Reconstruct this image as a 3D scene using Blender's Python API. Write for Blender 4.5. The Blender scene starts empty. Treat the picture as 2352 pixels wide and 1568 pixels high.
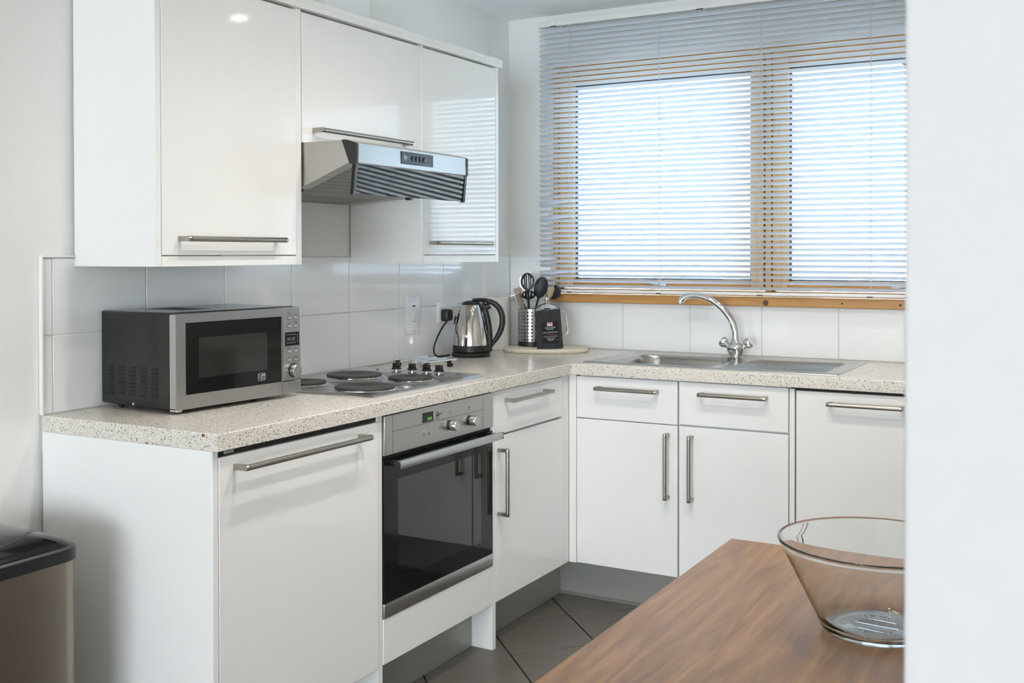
import bpy, bmesh, math, random
from math import sin, cos, pi, radians, sqrt, exp, atan2
from mathutils import Vector, Matrix

random.seed(7)
SC = bpy.context.scene
COL = SC.collection

# ------------------------------------------------------------------ camera
YAW, PITCH, ROLL = 0.5136, -0.0115, -0.0019
CAM = Vector((2.3758, -4.193, 1.297))
FPX, SHIFT = 2486.17, -172.04
cam_data = bpy.data.cameras.new('camera')
cam_data.sensor_width = 36.0
cam_data.lens = FPX / 2352 * 36.0
cam_data.shift_y = SHIFT / 2352
cam_data.clip_start = 0.05
cam_data.dof.use_dof = True
cam_data.dof.focus_distance = 3.3
cam_data.dof.aperture_fstop = 13.0
cam = bpy.data.objects.new('camera', cam_data)
COL.objects.link(cam)
fw = Vector((-sin(YAW) * cos(PITCH), cos(YAW) * cos(PITCH), sin(PITCH)))
rt = Vector((cos(YAW), sin(YAW), 0)); up = rt.cross(fw)
rt2 = cos(ROLL) * rt + sin(ROLL) * up; up2 = -sin(ROLL) * rt + cos(ROLL) * up
cam.matrix_world = Matrix(((rt2.x, up2.x, -fw.x, CAM.x), (rt2.y, up2.y, -fw.y, CAM.y),
                           (rt2.z, up2.z, -fw.z, CAM.z), (0, 0, 0, 1)))
SC.camera = cam

# ------------------------------------------------------------------ world, lights, exposure
W = bpy.data.worlds.new('sky'); SC.world = W; W.use_nodes = True
bg = W.node_tree.nodes['Background']
bg.inputs['Color'].default_value = (0.62, 0.80, 1.0, 1)
bg.inputs['Strength'].default_value = 6.0

def area(name, loc, rot, sx, sy, watts, color, portal=False):
    l = bpy.data.lights.new(name, 'AREA'); l.shape = 'RECTANGLE'; l.size = sx; l.size_y = sy
    l.energy = watts; l.color = color
    if portal: l.cycles.is_portal = True
    o = bpy.data.objects.new(name, l); o.location = loc; o.rotation_euler = rot; COL.objects.link(o)
    return o
# daylight from the glazed terrace door in the wall behind the camera
area('terrace_daylight', (3.5, -11.93, 1.15), (radians(90), 0, 0), 4.8, 2.0, 280, (0.78, 0.88, 1.0))
sun = bpy.data.lights.new('sun', 'SUN'); sun.energy = 9.0; sun.angle = radians(0.6); sun.color = (1.0, 0.95, 0.88)
so = bpy.data.objects.new('sun', sun); so.rotation_euler = Vector((0.35, 0.55, -0.76)).to_track_quat('-Z', 'Y').to_euler(); COL.objects.link(so)
# sky portal outside the kitchen window
area('window_portal', (1.155, 0.33, 1.63), (radians(-90), 0, 0), 2.0, 1.05, 1, (1, 1, 1), portal=True)

SC.view_settings.view_transform = 'Standard'
SC.view_settings.look = 'None'
SC.view_settings.gamma = 1.0
SC.view_settings.use_curve_mapping = False
SC.view_settings.exposure = 0.73
SC.cycles.use_denoising = True
SC.cycles.use_light_tree = False
SC.cycles.max_bounces = 8
SC.cycles.diffuse_bounces = 5
SC.cycles.glossy_bounces = 5
SC.cycles.transparent_max_bounces = 14
SC.cycles.transmission_bounces = 9
SC.cycles.use_adaptive_sampling = True
SC.cycles.adaptive_threshold = 0.1
SC.cycles.sample_clamp_indirect = 30.0

# ------------------------------------------------------------------ materials
def lin(c): return c / 12.92 if c <= 0.04045 else ((c + 0.055) / 1.055) ** 2.4
def H(s): return tuple(lin(int(s[i:i + 2], 16) / 255) for i in (0, 2, 4)) + (1,)

def mat(name, color, rough=0.5, metal=0.0, spec=0.5, **kw):
    m = bpy.data.materials.new(name); m.use_nodes = True
    b = m.node_tree.nodes['Principled BSDF']
    if isinstance(color, str): color = H(color)
    b.inputs['Base Color'].default_value = color
    b.inputs['Roughness'].default_value = rough
    b.inputs['Metallic'].default_value = metal
    b.inputs['Specular IOR Level'].default_value = spec
    for k, v in kw.items(): b.inputs[k.replace('_', ' ')].default_value = v
    return m
def nt(m): return m.node_tree, m.node_tree.nodes['Principled BSDF']
def node(t, kind, **ins):
    n = t.nodes.new(kind)
    for k, v in ins.items(): n.inputs[k.replace('_', ' ')].default_value = v
    return n
def coords(t, scale=(1, 1, 1)):
    c = t.nodes.new('ShaderNodeTexCoord'); mp = t.nodes.new('ShaderNodeMapping')
    mp.inputs['Scale'].default_value = scale
    t.links.new(c.outputs['Object'], mp.inputs['Vector']); return mp.outputs['Vector']
def ramp(t, fac, stops):
    r = t.nodes.new('ShaderNodeValToRGB'); e = r.color_ramp.elements
    while len(e) < len(stops): e.new(0.5)
    for i, (p, c) in enumerate(stops): e[i].position = p; e[i].color = c
    t.links.new(fac, r.inputs['Fac']); return r.outputs['Color']
def bump(t, b, h, strength, dist=0.001):
    n = node(t, 'ShaderNodeBump', Strength=strength, Distance=dist)
    t.links.new(h, n.inputs['Height']); t.links.new(n.outputs['Normal'], b.inputs['Normal'])
def mixc(t, fac, a, bcol):
    n = t.nodes.new('ShaderNodeMix'); n.data_type = 'RGBA'
    t.links.new(fac, n.inputs[0])
    for s, v in ((6, a), (7, bcol)):
        if isinstance(v, tuple): n.inputs[s].default_value = v
        else: t.links.new(v, n.inputs[s])
    return n.outputs[2]

def grainy(name, color, rough, metal, scale, amt, dist=0.0004, bmp=0.15, **kw):
    """plain material with a fine stretched noise in roughness and relief (brushed metal, paint)"""
    m = mat(name, color, rough, metal, **kw); t, b = nt(m)
    nz = node(t, 'ShaderNodeTexNoise', Scale=1.0, Detail=3.0)
    t.links.new(coords(t, scale), nz.inputs['Vector'])
    r = node(t, 'ShaderNodeMapRange', To_Min=max(0.02, rough - amt), To_Max=rough + amt)
    t.links.new(nz.outputs['Fac'], r.inputs['Value']); t.links.new(r.outputs['Result'], b.inputs['Roughness'])
    bump(t, b, nz.outputs['Fac'], bmp, dist)
    return m

M = {}
M['paint'] = grainy('wall_paint', 'EEEEEB', 0.7, 0, (180, 180, 180), 0.05, 0.0006, 0.25)
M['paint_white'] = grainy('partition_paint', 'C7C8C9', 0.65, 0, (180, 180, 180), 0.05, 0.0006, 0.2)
M['ceiling'] = grainy('ceiling_paint', 'FAFBFC', 0.8, 0, (120, 120, 120), 0.05, 0.0006, 0.2)
M['gloss'] = grainy('white_gloss_door', 'EDEDEB', 0.07, 0, (9, 9, 9), 0.02, 0.002, 0.02, spec=0.38)
M['satin'] = mat('white_satin_panel', 'EDEDEA', 0.28)
M['tile'] = grainy('white_glazed_tile', 'F0F2F2', 0.09, 0, (14, 14, 14), 0.02, 0.003, 0.12)
M['grout'] = mat('grout', 'D2D2CC', 0.8)
M['trim'] = mat('white_plastic_trim', 'ECECEA', 0.3)
M['plastic'] = mat('white_plastic', 'EDEEF0', 0.3)
M['steel'] = grainy('brushed_steel', 'B4B2AE', 0.30, 1.0, (3, 3, 300), 0.04, 0.0002, 0.02)
M['steel_h'] = grainy('brushed_steel_long', 'B0AFAC', 0.32, 1.0, (300, 3, 300), 0.05, 0.0002, 0.03)
M['sink'] = grainy('sink_steel', 'BDBCB9', 0.24, 1.0, (60, 60, 60), 0.06)
M['nickel'] = grainy('brushed_nickel', 'A8A39A', 0.3, 1.0, (300, 300, 6), 0.08)
M['chrome'] = mat('chrome', 'E6E6E6', 0.04, 1.0)
M['kettle_steel'] = mat('polished_steel', 'D8D4CC', 0.05, 1.0)
M['plinth'] = grainy('plinth_brushed_metal', 'A6A69E', 0.42, 0.45, (6, 6, 300), 0.1)
M['black'] = mat('black_plastic', (0.012, 0.012, 0.013, 1), 0.38)
M['black_gloss'] = mat('black_gloss_plastic', (0.006, 0.006, 0.0065, 1), 0.08, spec=0.35)
M['black_metal'] = mat('black_enamel', (0.014, 0.014, 0.013, 1), 0.17)
M['nylon'] = mat('black_nylon', (0.014, 0.016, 0.02, 1), 0.45)
M['iron'] = mat('cast_iron', (0.035, 0.032, 0.03, 1), 0.5)
M['dark'] = mat('dark_gap', (0.008, 0.008, 0.008, 1), 0.6)
M['slot'] = mat('slot_black', (0.004, 0.004, 0.004, 1), 0.5)
M['rubber'] = mat('black_rubber', (0.01, 0.01, 0.01, 1), 0.7)
M['mwscreen'] = mat('microwave_window_mesh', (0.022, 0.022, 0.02, 1), 0.08)
M['alu'] = mat('painted_aluminium', 'BDBEBC', 0.35, 0.85)
M['slat'] = mat('white_painted_slat', 'DCE2E8', 0.32)
M['cord'] = mat('white_cord', 'D9DCDE', 0.7)
M['red'] = mat('red_lens', (0.35, 0.005, 0.006, 1), 0.2)
M['print'] = mat('dark_print', (0.02, 0.02, 0.022, 1), 0.5)
M['print_grey'] = mat('grey_print', (0.16, 0.16, 0.16, 1), 0.5)
M['print_white'] = mat('white_print', (0.75, 0.75, 0.75, 1), 0.5)
M['print_red'] = mat('red_print', (0.55, 0.03, 0.03, 1), 0.5)
M['lens'] = mat('lens_off', (0.25, 0.25, 0.25, 1), 0.4)
M['paper'] = grainy('kitchen_paper', 'EEEEE8', 0.9, 0, (250, 250, 250), 0.05, 0.001, 0.4)
M['card'] = mat('cardboard_core', '7A5B42', 0.9)
M['bag'] = grainy('matt_black_foil', (0.013, 0.0135, 0.015, 1), 0.45, 0, (40, 40, 25), 0.1, 0.006, 0.35, spec=0.25)
M['label_black'] = mat('black_label', (0.007, 0.007, 0.008, 1), 0.5, spec=0.2)
M['binsteel'] = grainy('bin_brushed_steel', '9A9085', 0.32, 1.0, (400, 400, 3), 0.08)
M['brown_chip'] = mat('exposed_chipboard', '8A5A30', 0.9)

def emat(name, color, strength):
    m = mat(name, (0, 0, 0, 1)); b = m.node_tree.nodes['Principled BSDF']
    b.inputs['Emission Color'].default_value = color; b.inputs['Emission Strength'].default_value = strength
    return m
M['lamp'] = emat('downlight_lens', (1.0, 0.80, 0.55, 1), 40)
M['led_green'] = emat('green_digits', (0.25, 0.8, 0.05, 1), 0.5)
M['led_red'] = emat('red_indicator', (0.9, 0.03, 0.02, 1), 0.25)

def glass(name, color, ior=1.47, rough=0.0):
    m = bpy.data.materials.new(name); m.use_nodes = True; t = m.node_tree
    for n in list(t.nodes):
        if n.type != 'OUTPUT_MATERIAL': t.nodes.remove(n)
    g = node(t, 'ShaderNodeBsdfGlass', IOR=ior, Roughness=rough); g.inputs['Color'].default_value = color
    t.links.new(g.outputs[0], t.nodes['Material Output'].inputs['Surface']); return m
M['glass'] = glass('clear_glass', (0.985, 0.995, 0.99, 1))
def pane(name, tint, ior=1.45, gloss=1.0):
    """a thin flat sheet: clear body with Fresnel reflection"""
    m = bpy.data.materials.new(name); m.use_nodes = True; t = m.node_tree
    for n in list(t.nodes):
        if n.type != 'OUTPUT_MATERIAL': t.nodes.remove(n)
    tr = t.nodes.new('ShaderNodeBsdfTransparent'); tr.inputs['Color'].default_value = tint
    gl = t.nodes.new('ShaderNodeBsdfGlossy'); gl.inputs['Roughness'].default_value = 0.02
    gl.inputs['Color'].default_value = (gloss, gloss, gloss, 1)
    fr = node(t, 'ShaderNodeFresnel', IOR=ior); mx = t.nodes.new('ShaderNodeMixShader')
    t.links.new(fr.outputs[0], mx.inputs[0]); t.links.new(tr.outputs[0], mx.inputs[1]); t.links.new(gl.outputs[0], mx.inputs[2])
    t.links.new(mx.outputs[0], t.nodes['Material Output'].inputs['Surface']); return m
M['pane'] = pane('window_glass', (0.95, 0.97, 0.97, 1))
M['visor'] = pane('visor_glass', (0.92, 0.95, 0.94, 1), 1.42, 0.85)
M['oven_pane'] = pane('oven_glass', (0.62, 0.64, 0.63, 1), 1.75)
M['thin_glass'] = pane('jug_glass', (0.93, 0.95, 0.94, 1), 1.5)

def wood(name, a, b, c, scale, rough, knots=False, ring=5.0, distort=3.0):
    m = mat(name, a, rough); t, p = nt(m); v = coords(t, scale)
    nz = node(t, 'ShaderNodeTexNoise', Scale=1.2, Detail=6.0, Roughness=0.6); t.links.new(v, nz.inputs['Vector'])
    wv = node(t, 'ShaderNodeTexNoise', Scale=ring, Detail=4.0, Distortion=distort); t.links.new(v, wv.inputs['Vector'])
    c1 = ramp(t, wv.outputs['Fac'], [(0.30, H(a)), (0.52, H(b)), (0.72, H(c))])
    fine = node(t, 'ShaderNodeTexNoise', Scale=26.0, Detail=2.0); t.links.new(v, fine.inputs['Vector'])
    c2 = ramp(t, fine.outputs['Fac'], [(0.30, (0.72, 0.72, 0.72, 1)), (0.6, (1, 1, 1, 1))])
    mul = t.nodes.new('ShaderNodeMix'); mul.data_type = 'RGBA'; mul.blend_type = 'MULTIPLY'; mul.inputs[0].default_value = 0.55
    t.links.new(c1, mul.inputs[6]); t.links.new(c2, mul.inputs[7]); out = mul.outputs[2]
    t.links.new(out, p.inputs['Base Color']); bump(t, p, fine.outputs['Fac'], 0.12, 0.0006)
    return m
M['table'] = wood('oiled_table_wood', '6F4B28', '876036', '9B7246', (11, 0.9, 11), 0.36, ring=2.6, distort=1.8)
M['pine'] = wood('varnished_pine', 'C08A4C', 'CF9C5C', 'B67C40', (1.6, 22, 30), 0.38, ring=2.0, distort=1.0)
M['pine_v_glare'] = wood('varnished_pine_upright_glare', 'D2A66E', 'DDB57E', 'C89A60', (26, 22, 1.6), 0.38, ring=2.0, distort=1.0)  # same pine, grain upright, colour lightened to paint in the window glare
M['board'] = wood('pale_board_wood', 'DED2BC', 'E6DCC8', 'D4C7AE', (6, 24, 24), 0.6, ring=1.6)
M['spoonwood'] = wood('pale_spoon_wood', 'B9A27C', 'C8B28C', 'AD946C', (30, 30, 6), 0.6)
M['greywood'] = wood('weathered_wood', '9C8873', 'AC9883', '8E7A66', (30, 30, 6), 0.6)
M['boardfloor'] = wood('oak_floorboards', 'B8A68C', 'C4B39A', 'AD9A80', (12, 1.2, 12), 0.4)

def speckle():
    m = mat('speckled_laminate', 'B9AFA4', 0.22); t, b = nt(m); v = coords(t)
    base = node(t, 'ShaderNodeTexNoise', Scale=260.0, Detail=3.0); t.links.new(v, base.inputs['Vector'])
    c = ramp(t, base.outputs['Fac'], [(0.36, H('C2BBB1')), (0.5, H('D8D2C8')), (0.64, H('E8E3DA'))])
    for sc, th, colr, lo in ((230.0, 0.27, 'F2EEE6', 0.20), (150.0, 0.27, '756F69', 0.20), (310.0, 0.26, '968B80', 0.15)):
        vo = node(t, 'ShaderNodeTexVoronoi', Scale=sc, Randomness=1.0); t.links.new(v, vo.inputs['Vector'])
        rnd = node(t, 'ShaderNodeMath'); rnd.operation = 'LESS_THAN'; rnd.inputs[1].default_value = 0.5 if lo == 0.20 and th == 0.27 and sc > 200 else 0.34
        sep = t.nodes.new('ShaderNodeSeparateColor'); t.links.new(vo.outputs['Color'], sep.inputs[0]); t.links.new(sep.outputs[0], rnd.inputs[0])
        mr = node(t, 'ShaderNodeMapRange', From_Min=lo, From_Max=th + 0.12, To_Min=1.0, To_Max=0.0); t.links.new(vo.outputs['Distance'], mr.inputs['Value'])
        mm = node(t, 'ShaderNodeMath'); mm.operation = 'MULTIPLY'; t.links.new(mr.outputs[0], mm.inputs[0]); t.links.new(rnd.outputs[0], mm.inputs[1])
        c = mixc(t, mm.outputs[0], c, H(colr))
    t.links.new(c, b.inputs['Base Color']); return m
M['worktop'] = speckle()

def slate():
    m = mat('dark_floor_tile', '5E5A55', 0.45); t, b = nt(m); v = coords(t)
    n1 = node(t, 'ShaderNodeTexNoise', Scale=420.0, Detail=2.0); t.links.new(v, n1.inputs['Vector'])
    n2 = node(t, 'ShaderNodeTexNoise', Scale=6.0, Detail=3.0); t.links.new(v, n2.inputs['Vector'])
    c = ramp(t, n1.outputs['Fac'], [(0.35, H('4C4946')), (0.6, H('68645F'))])
    c = mixc(t, n2.outputs['Fac'], c, H('5F5A54'))
    t.links.new(c, b.inputs['Base Color']); bump(t, b, n1.outputs['Fac'], 0.2, 0.0006); return m
M['slate'] = slate()
M['floor_grout'] = mat('floor_grout', '77736D', 0.85)

def perforated():
    m = mat('filter_mesh', '8A8884', 0.38, 0.9); t, b = nt(m); v = coords(t, (125, 125, 125))
    vo = node(t, 'ShaderNodeTexVoronoi', Scale=1.0, Randomness=0.0); t.links.new(v, vo.inputs['Vector'])
    c = ramp(t, vo.outputs['Distance'], [(0.24, (0.03, 0.03, 0.03, 1)), (0.34, H('9A9894'))])
    t.links.new(c, b.inputs['Base Color']); bump(t, b, vo.outputs['Distance'], 0.6, 0.002); return m
M['filter'] = perforated()
M['paving'] = grainy('pale_bounce_paving', 'CFCABF', 0.9, 0, (3, 3, 3), 0.02)  # ground colour made pale to bounce daylight up into the blind
M['hedge'] = grainy('hedge_leaves', '7C8A74', 0.8, 0, (30, 30, 30), 0.05, 0.05, 0.8)
M['render_wall'] = grainy('pale_render', 'DDD8CE', 0.9, 0, (40, 40, 40), 0.02)
M['roof'] = grainy('grey_roof_slate', '77767A', 0.8, 0, (10, 60, 60), 0.05)

# ------------------------------------------------------------------ mesh helpers
def NB(): return bmesh.new()
def box(b, x0, x1, y0, y1, z0, z1, r=0.0, seg=2):
    x0, x1 = min(x0, x1), max(x0, x1); y0, y1 = min(y0, y1), max(y0, y1); z0, z1 = min(z0, z1), max(z0, z1)
    v = [b.verts.new((x, y, z)) for z in (z0, z1) for y in (y0, y1) for x in (x0, x1)]
    f = [b.faces.new([v[i] for i in q]) for q in ((0, 2, 3, 1), (4, 5, 7, 6), (0, 1, 5, 4), (2, 6, 7, 3), (0, 4, 6, 2), (1, 3, 7, 5))]
    if r > 0:
        es = list({e for q in f for e in q.edges})
        bmesh.ops.bevel(b, geom=es, offset=r, segments=seg, affect='EDGES', profile=0.5)
    return v
def frame_dirs(d):
    d = Vector(d).normalized(); a = Vector((0, 0, 1)) if abs(d.z) < 0.95 else Vector((1, 0, 0))
    s = d.cross(a).normalized(); return d, s, s.cross(d).normalized()
def ring(b, c, s, u, ra, rb, n, ph=0.0):
    return [b.verts.new(Vector(c) + s * (ra * cos(2 * pi * i / n + ph)) + u * (rb * sin(2 * pi * i / n + ph))) for i in range(n)]
def bridge(b, A, B, closed=True):
    n = len(A); out = []
    for i in range(n if closed else n - 1):
        j = (i + 1) % n
        out.append(b.faces.new((A[i], A[j], B[j], B[i])))
    return out
def tube(b, pts, r, n=12, cap=True, flat=1.0, hint=None):
    """sweep of a circle (or ellipse: flat scales the second axis) along pts; r number or list"""
    P = [Vector(p) for p in pts]; R = r if isinstance(r, (list, tuple)) else [r] * len(P)
    prev = None; u0 = None
    for i, p in enumerate(P):
        d = (P[min(i + 1, len(P) - 1)] - P[max(i - 1, 0)]).normalized()
        if u0 is None:
            if hint is not None:
                s = Vector(hint); s = (s - d * s.dot(d)).normalized(); u = s.cross(d).normalized()
            else: _, s, u = frame_dirs(d)
        else:
            s = (s0 - d * s0.dot(d)).normalized(); u = s.cross(d).normalized()
        s0, u0 = s, u
        rg = ring(b, p, s, u, R[i], R[i] * flat, n)
        if prev: bridge(b, prev, rg)
        elif cap: b.faces.new(rg[::-1])
        prev = rg
    if cap: b.faces.new(prev)
def cyl(b, p0, p1, r, n=20, r2=None): tube(b, [p0, p1], [r, r if r2 is None else r2], n)
def lathe(b, prof, c=(0, 0), n=48, axis=None, org=None):
    """profile of (radius, height); about z through c, or about axis from org"""
    if axis is None: d, s, u, o = Vector((0, 0, 1)), Vector((1, 0, 0)), Vector((0, 1, 0)), Vector((c[0], c[1], 0))
    else: d, s, u = frame_dirs(axis); s, u = s, d.cross(s); o = Vector(org)
    prev = None
    for rr, z in prof:
        if rr < 1e-6: cur = [b.verts.new(o + d * z)]
        else: cur = ring(b, o + d * z, s, u, rr, rr, n)
        if prev:
            if len(prev) == 1 and len(cur) > 1:
                for i in range(n): b.faces.new((prev[0], cur[(i + 1) % n], cur[i]))
            elif len(cur) == 1 and len(prev) > 1:
                for i in range(n): b.faces.new((prev[i], prev[(i + 1) % n], cur[0]))
            elif len(cur) > 1: bridge(b, prev, cur)
        prev = cur
def prism(b, poly, to3, d0, d1):
    """polygon (u,v) extruded; to3(u,v,d) -> point"""
    A = [b.verts.new(to3(u, v, d0)) for u, v in poly]; B = [b.verts.new(to3(u, v, d1)) for u, v in poly]
    b.faces.new(A[::-1]); b.faces.new(B); bridge(b, A, B)
def loft(b, rings, cap=True):
    R = [[b.verts.new(p) for p in rg] for rg in rings]
    for A, B in zip(R, R[1:]): bridge(b, A, B)
    if cap: b.faces.new(R[0][::-1]); b.faces.new(R[-1])
def rrect(x0, x1, y0, y1, r, k=5):
    out = []
    for cx, cy, a in ((x1 - r, y1 - r, 0), (x0 + r, y1 - r, 90), (x0 + r, y0 + r, 180), (x1 - r, y0 + r, 270)):
        for i in range(k + 1):
            t = radians(a + 90 * i / k); out.append((cx + r * cos(t), cy + r * sin(t)))
    return out
def hfield(b, x0, x1, nx, y0, y1, ny, fn, skirt=None):
    G = [[b.verts.new((x0 + (x1 - x0) * i / nx, y0 + (y1 - y0) * j / ny, 0)) for i in range(nx + 1)] for j in range(ny + 1)]
    for row in G:
        for v in row: v.co.z = fn(v.co.x, v.co.y)
    for j in range(ny):
        for i in range(nx): b.faces.new((G[j][i], G[j][i + 1], G[j + 1][i + 1], G[j + 1][i]))
    if skirt is not None:
        loop = [G[0][i] for i in range(nx + 1)] + [G[j][nx] for j in range(1, ny + 1)] + [G[ny][i] for i in range(nx - 1, -1, -1)] + [G[j][0] for j in range(ny - 1, 0, -1)]
        low = [b.verts.new((v.co.x, v.co.y, skirt)) for v in loop]; bridge(b, low, loop)

# ------------------------------------------------------------------ object helpers
INV = {}
def finish(b, name, m, smooth=True, ang=38, fix=True):
    if fix: bmesh.ops.recalc_face_normals(b, faces=b.faces)
    if smooth:
        lim = radians(ang)
        for e in b.edges:
            e.smooth = not (len(e.link_faces) == 2 and e.calc_face_angle(0) > lim)
        for f in b.faces: f.smooth = True
    me = bpy.data.meshes.new(name); b.to_mesh(me); b.free(); me.materials.append(M[m] if isinstance(m, str) else m)
    return me
def thing(name, label, cat, loc=(0, 0, 0), rz=0.0, group=None, rx=0.0, ry=0.0):
    o = bpy.data.objects.new(name, None); COL.objects.link(o); o.empty_display_size = 0.05
    o.location = loc; o.rotation_euler = (rx, ry, rz)
    o['label'] = label; o['category'] = cat
    if group: o['group'] = group
    INV[o] = (Matrix.Translation(loc) @ o.rotation_euler.to_matrix().to_4x4()).inverted()
    return o
def part(name, b, m, parent, local=False, label=None, **kw):
    """mesh as a child; built in world coordinates unless local"""
    if not local: bmesh.ops.transform(b, matrix=INV[parent], verts=b.verts)
    o = bpy.data.objects.new(name, finish(b, name, m, **kw)); COL.objects.link(o); o.parent = parent
    INV[o] = INV[parent]
    if label: o['label'] = label
    return o
def single(name, b, m, label, cat, loc, group=None, **kw):
    T = Matrix.Translation(loc).inverted(); bmesh.ops.transform(b, matrix=T, verts=b.verts)
    o = bpy.data.objects.new(name, finish(b, name, m, **kw)); COL.objects.link(o); o.location = loc
    o['label'] = label; o['category'] = cat; INV[o] = T
    if group: o['group'] = group
    return o
def struct(name, b, m, label, **kw):
    o = bpy.data.objects.new(name, finish(b, name, m, **kw)); COL.objects.link(o)
    o['kind'] = 'structure'; o['label'] = label; INV[o] = Matrix.Identity(4); return o
def child_copy(src, parent, loc, name=None):
    o = src.copy(); COL.objects.link(o); o.parent = parent; o.location = loc; INV[o] = INV[parent]; return o
FONT_TMP = []
def text_bm(s, size, org, right, upv, align='CENTER', ex=0.0, space=1.0):
    cu = bpy.data.curves.new('lettering', 'FONT'); cu.body = s; cu.size = size; cu.align_x = align; cu.align_y = 'CENTER'
    cu.resolution_u = 3; cu.extrude = ex; cu.space_character = space
    o = bpy.data.objects.new('lettering', cu); COL.objects.link(o)
    dg = bpy.context.evaluated_depsgraph_get(); me = bpy.data.meshes.new_from_object(o.evaluated_get(dg))
    bpy.data.objects.remove(o); bpy.data.curves.remove(cu)
    b = NB(); b.from_mesh(me); bpy.data.meshes.remove(me)
    r = Vector(right).normalized(); u = Vector(upv).normalized(); n = r.cross(u)
    mt = Matrix(((r.x, u.x, n.x, org[0]), (r.y, u.y, n.y, org[1]), (r.z, u.z, n.z, org[2]), (0, 0, 0, 1)))
    bmesh.ops.transform(b, matrix=mt, verts=b.verts); return b
def join(b, b2):
    me = bpy.data.meshes.new('tmp'); b2.to_mesh(me); b2.free(); b.from_mesh(me); bpy.data.meshes.remove(me)
def smoothstep(a, b_, x):
    t = max(0.0, min(1.0, (x - a) / (b_ - a))); return t * t * (3 - 2 * t)

# ================================================================== THE SETTING
CEIL = 2.333; RX = 7.0; RY = -12.0; WT = 0.892
def sthing(name, label, loc):
    o = bpy.data.objects.new(name, None); COL.objects.link(o); o.location = loc; o['kind'] = 'structure'; o['label'] = label
    INV[o] = Matrix.Translation(loc).inverted(); return o

b = NB(); box(b, -0.35, RX + 0.15, RY - 0.15, 0.3, -0.1, -0.008)
floor = struct('floor', b, 'floor_grout', 'dark grey floor in front of the kitchen units')
# square tiles laid on the diagonal, 300 mm with a 5 mm joint
tb = NB(); box(tb, -0.15, 0.15, -0.15, 0.15, -0.006, 0.0, 0.0015, 1)
tile_me = finish(tb, 'floor_tile', 'slate')
S = 0.3045 / sqrt(2)
for i in range(-12, 13):
    for j in range(-12, 13):
        x = 0.645 + (i + j) * S; y = -0.715 + (i - j) * S + S
        if not (0.25 < x < 2.2 and -3.35 < y < -0.3): continue
        o = bpy.data.objects.new('floor_tile', tile_me); COL.objects.link(o); o.parent = floor
        o.location = (x, y, 0); o.rotation_euler = (0, 0, pi / 4)
b = NB(); box(b, 0.0, RX, RY, -3.5, -0.006, 0.0)
o = bpy.data.objects.new('floorboards', finish(b, 'floorboards', 'boardfloor')); COL.objects.link(o); o.parent = floor

b = NB(); box(b, -0.4, RX + 0.15, RY - 0.15, 0.3, CEIL, CEIL + 0.1)
struct('ceiling', b, 'ceiling', 'white painted ceiling over the kitchen')

b = NB()
box(b, -0.36, -0.006, RY - 0.15, 0.3, -0.1, 2.03)
box(b, -0.36, -0.006, -1.018, 0.3, 2.03, CEIL)
box(b, -0.36, -0.212, -2.45, -1.018, 2.03, CEIL)
box(b, -0.36, -0.006, RY - 0.15, -2.45, 2.03, CEIL)
wall_left = struct('wall_left', b, 'paint', 'cream painted wall behind the hob and wall cupboards', smooth=False)

WX0, WX1, WZ0, WZ1 = 0.19, 2.12, 1.09, 2.13
b = NB()
box(b, -0.006, WX0, 0.006, 0.30, -0.1, CEIL); box(b, WX1, RX + 0.15, 0.006, 0.30, -0.1, CEIL)
box(b, WX0, WX1, 0.006, 0.30, -0.1, WZ0); box(b, WX0, WX1, 0.006, 0.30, WZ1, CEIL)
wall_back = struct('wall_back', b, 'paint', 'pale painted wall around the kitchen window', smooth=False)

b = NB(); box(b, 2.268, 2.40, -3.55, 0.0, -0.006, CEIL, 0.003, 2)
struct('wall_right', b, 'paint_white', 'white end of the partition wall close to the camera', ang=20)
DX0, DX1 = 1.0, 6.0
b = NB(); box(b, -0.006, RX + 0.15, RY - 0.15, RY, -0.1, CEIL)
struct('wall_rear', b, 'paint', 'cream painted wall behind the camera', smooth=False)
b = NB(); box(b, RX, RX + 0.15, RY, 0.006, -0.1, CEIL)
struct('wall_far_right', b, 'paint', 'cream painted side wall of the living room', smooth=False)
# frame of the glazed terrace door behind the camera
d1 = sthing('door_1', 'white framed glazed terrace door', ((DX0 + DX1) / 2, RY, 0))
for nm, a in (('jamb', (DX0, DX0 + 0.06)), ('jamb', (3.47, 3.53)), ('jamb', (DX1 - 0.06, DX1))):
    b = NB(); box(b, a[0], a[1], RY + 0.0005, RY + 0.05, 0, 2.15); part(nm, b, 'trim', d1)

# wall tiles
JT = 0.003
def tile_box(b, x0, x1, y0, y1, z0, z1): box(b, x0, x1, y0, y1, z0, z1, 0.0012, 1)
ys = [-2.395, -2.366] + [-2.366 + 0.304 * k for k in range(1, 8)] + [-0.0]
rows = [(WT + 0.001, 1.0925), (1.0925, 1.2895)]
b = NB(); box(b, -0.006, -0.0016, -2.395, 0, 0.80, 1.289)
part('grout', b, 'grout', wall_left)
for y0, y1 in zip(ys, ys[1:]):
    for z0, z1 in rows:
        b = NB(); tile_box(b, -0.0055, 0.0, y0 + JT / 2, y1 - JT / 2, z0 + JT / 2, z1 - JT / 2); part('tile', b, 'tile', wall_left)
xs = [0.0, 0.2477] + [0.2477 + 0.2972 * k for k in range(1, 7)] + [2.266]
b = NB(); box(b, -0.005, WX0, 0.0016, 0.007, 0.80, 1.289); box(b, WX0, 2.268, 0.0016, 0.007, 0.80, 1.088)
part('grout', b, 'grout', wall_back)
for x0, x1 in zip(xs, xs[1:]):
    b = NB(); tile_box(b, x0 + JT / 2, x1 - JT / 2, 0.0, 0.0055, rows[0][0] + JT / 2, 1.0885); part('tile', b, 'tile', wall_back)
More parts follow.
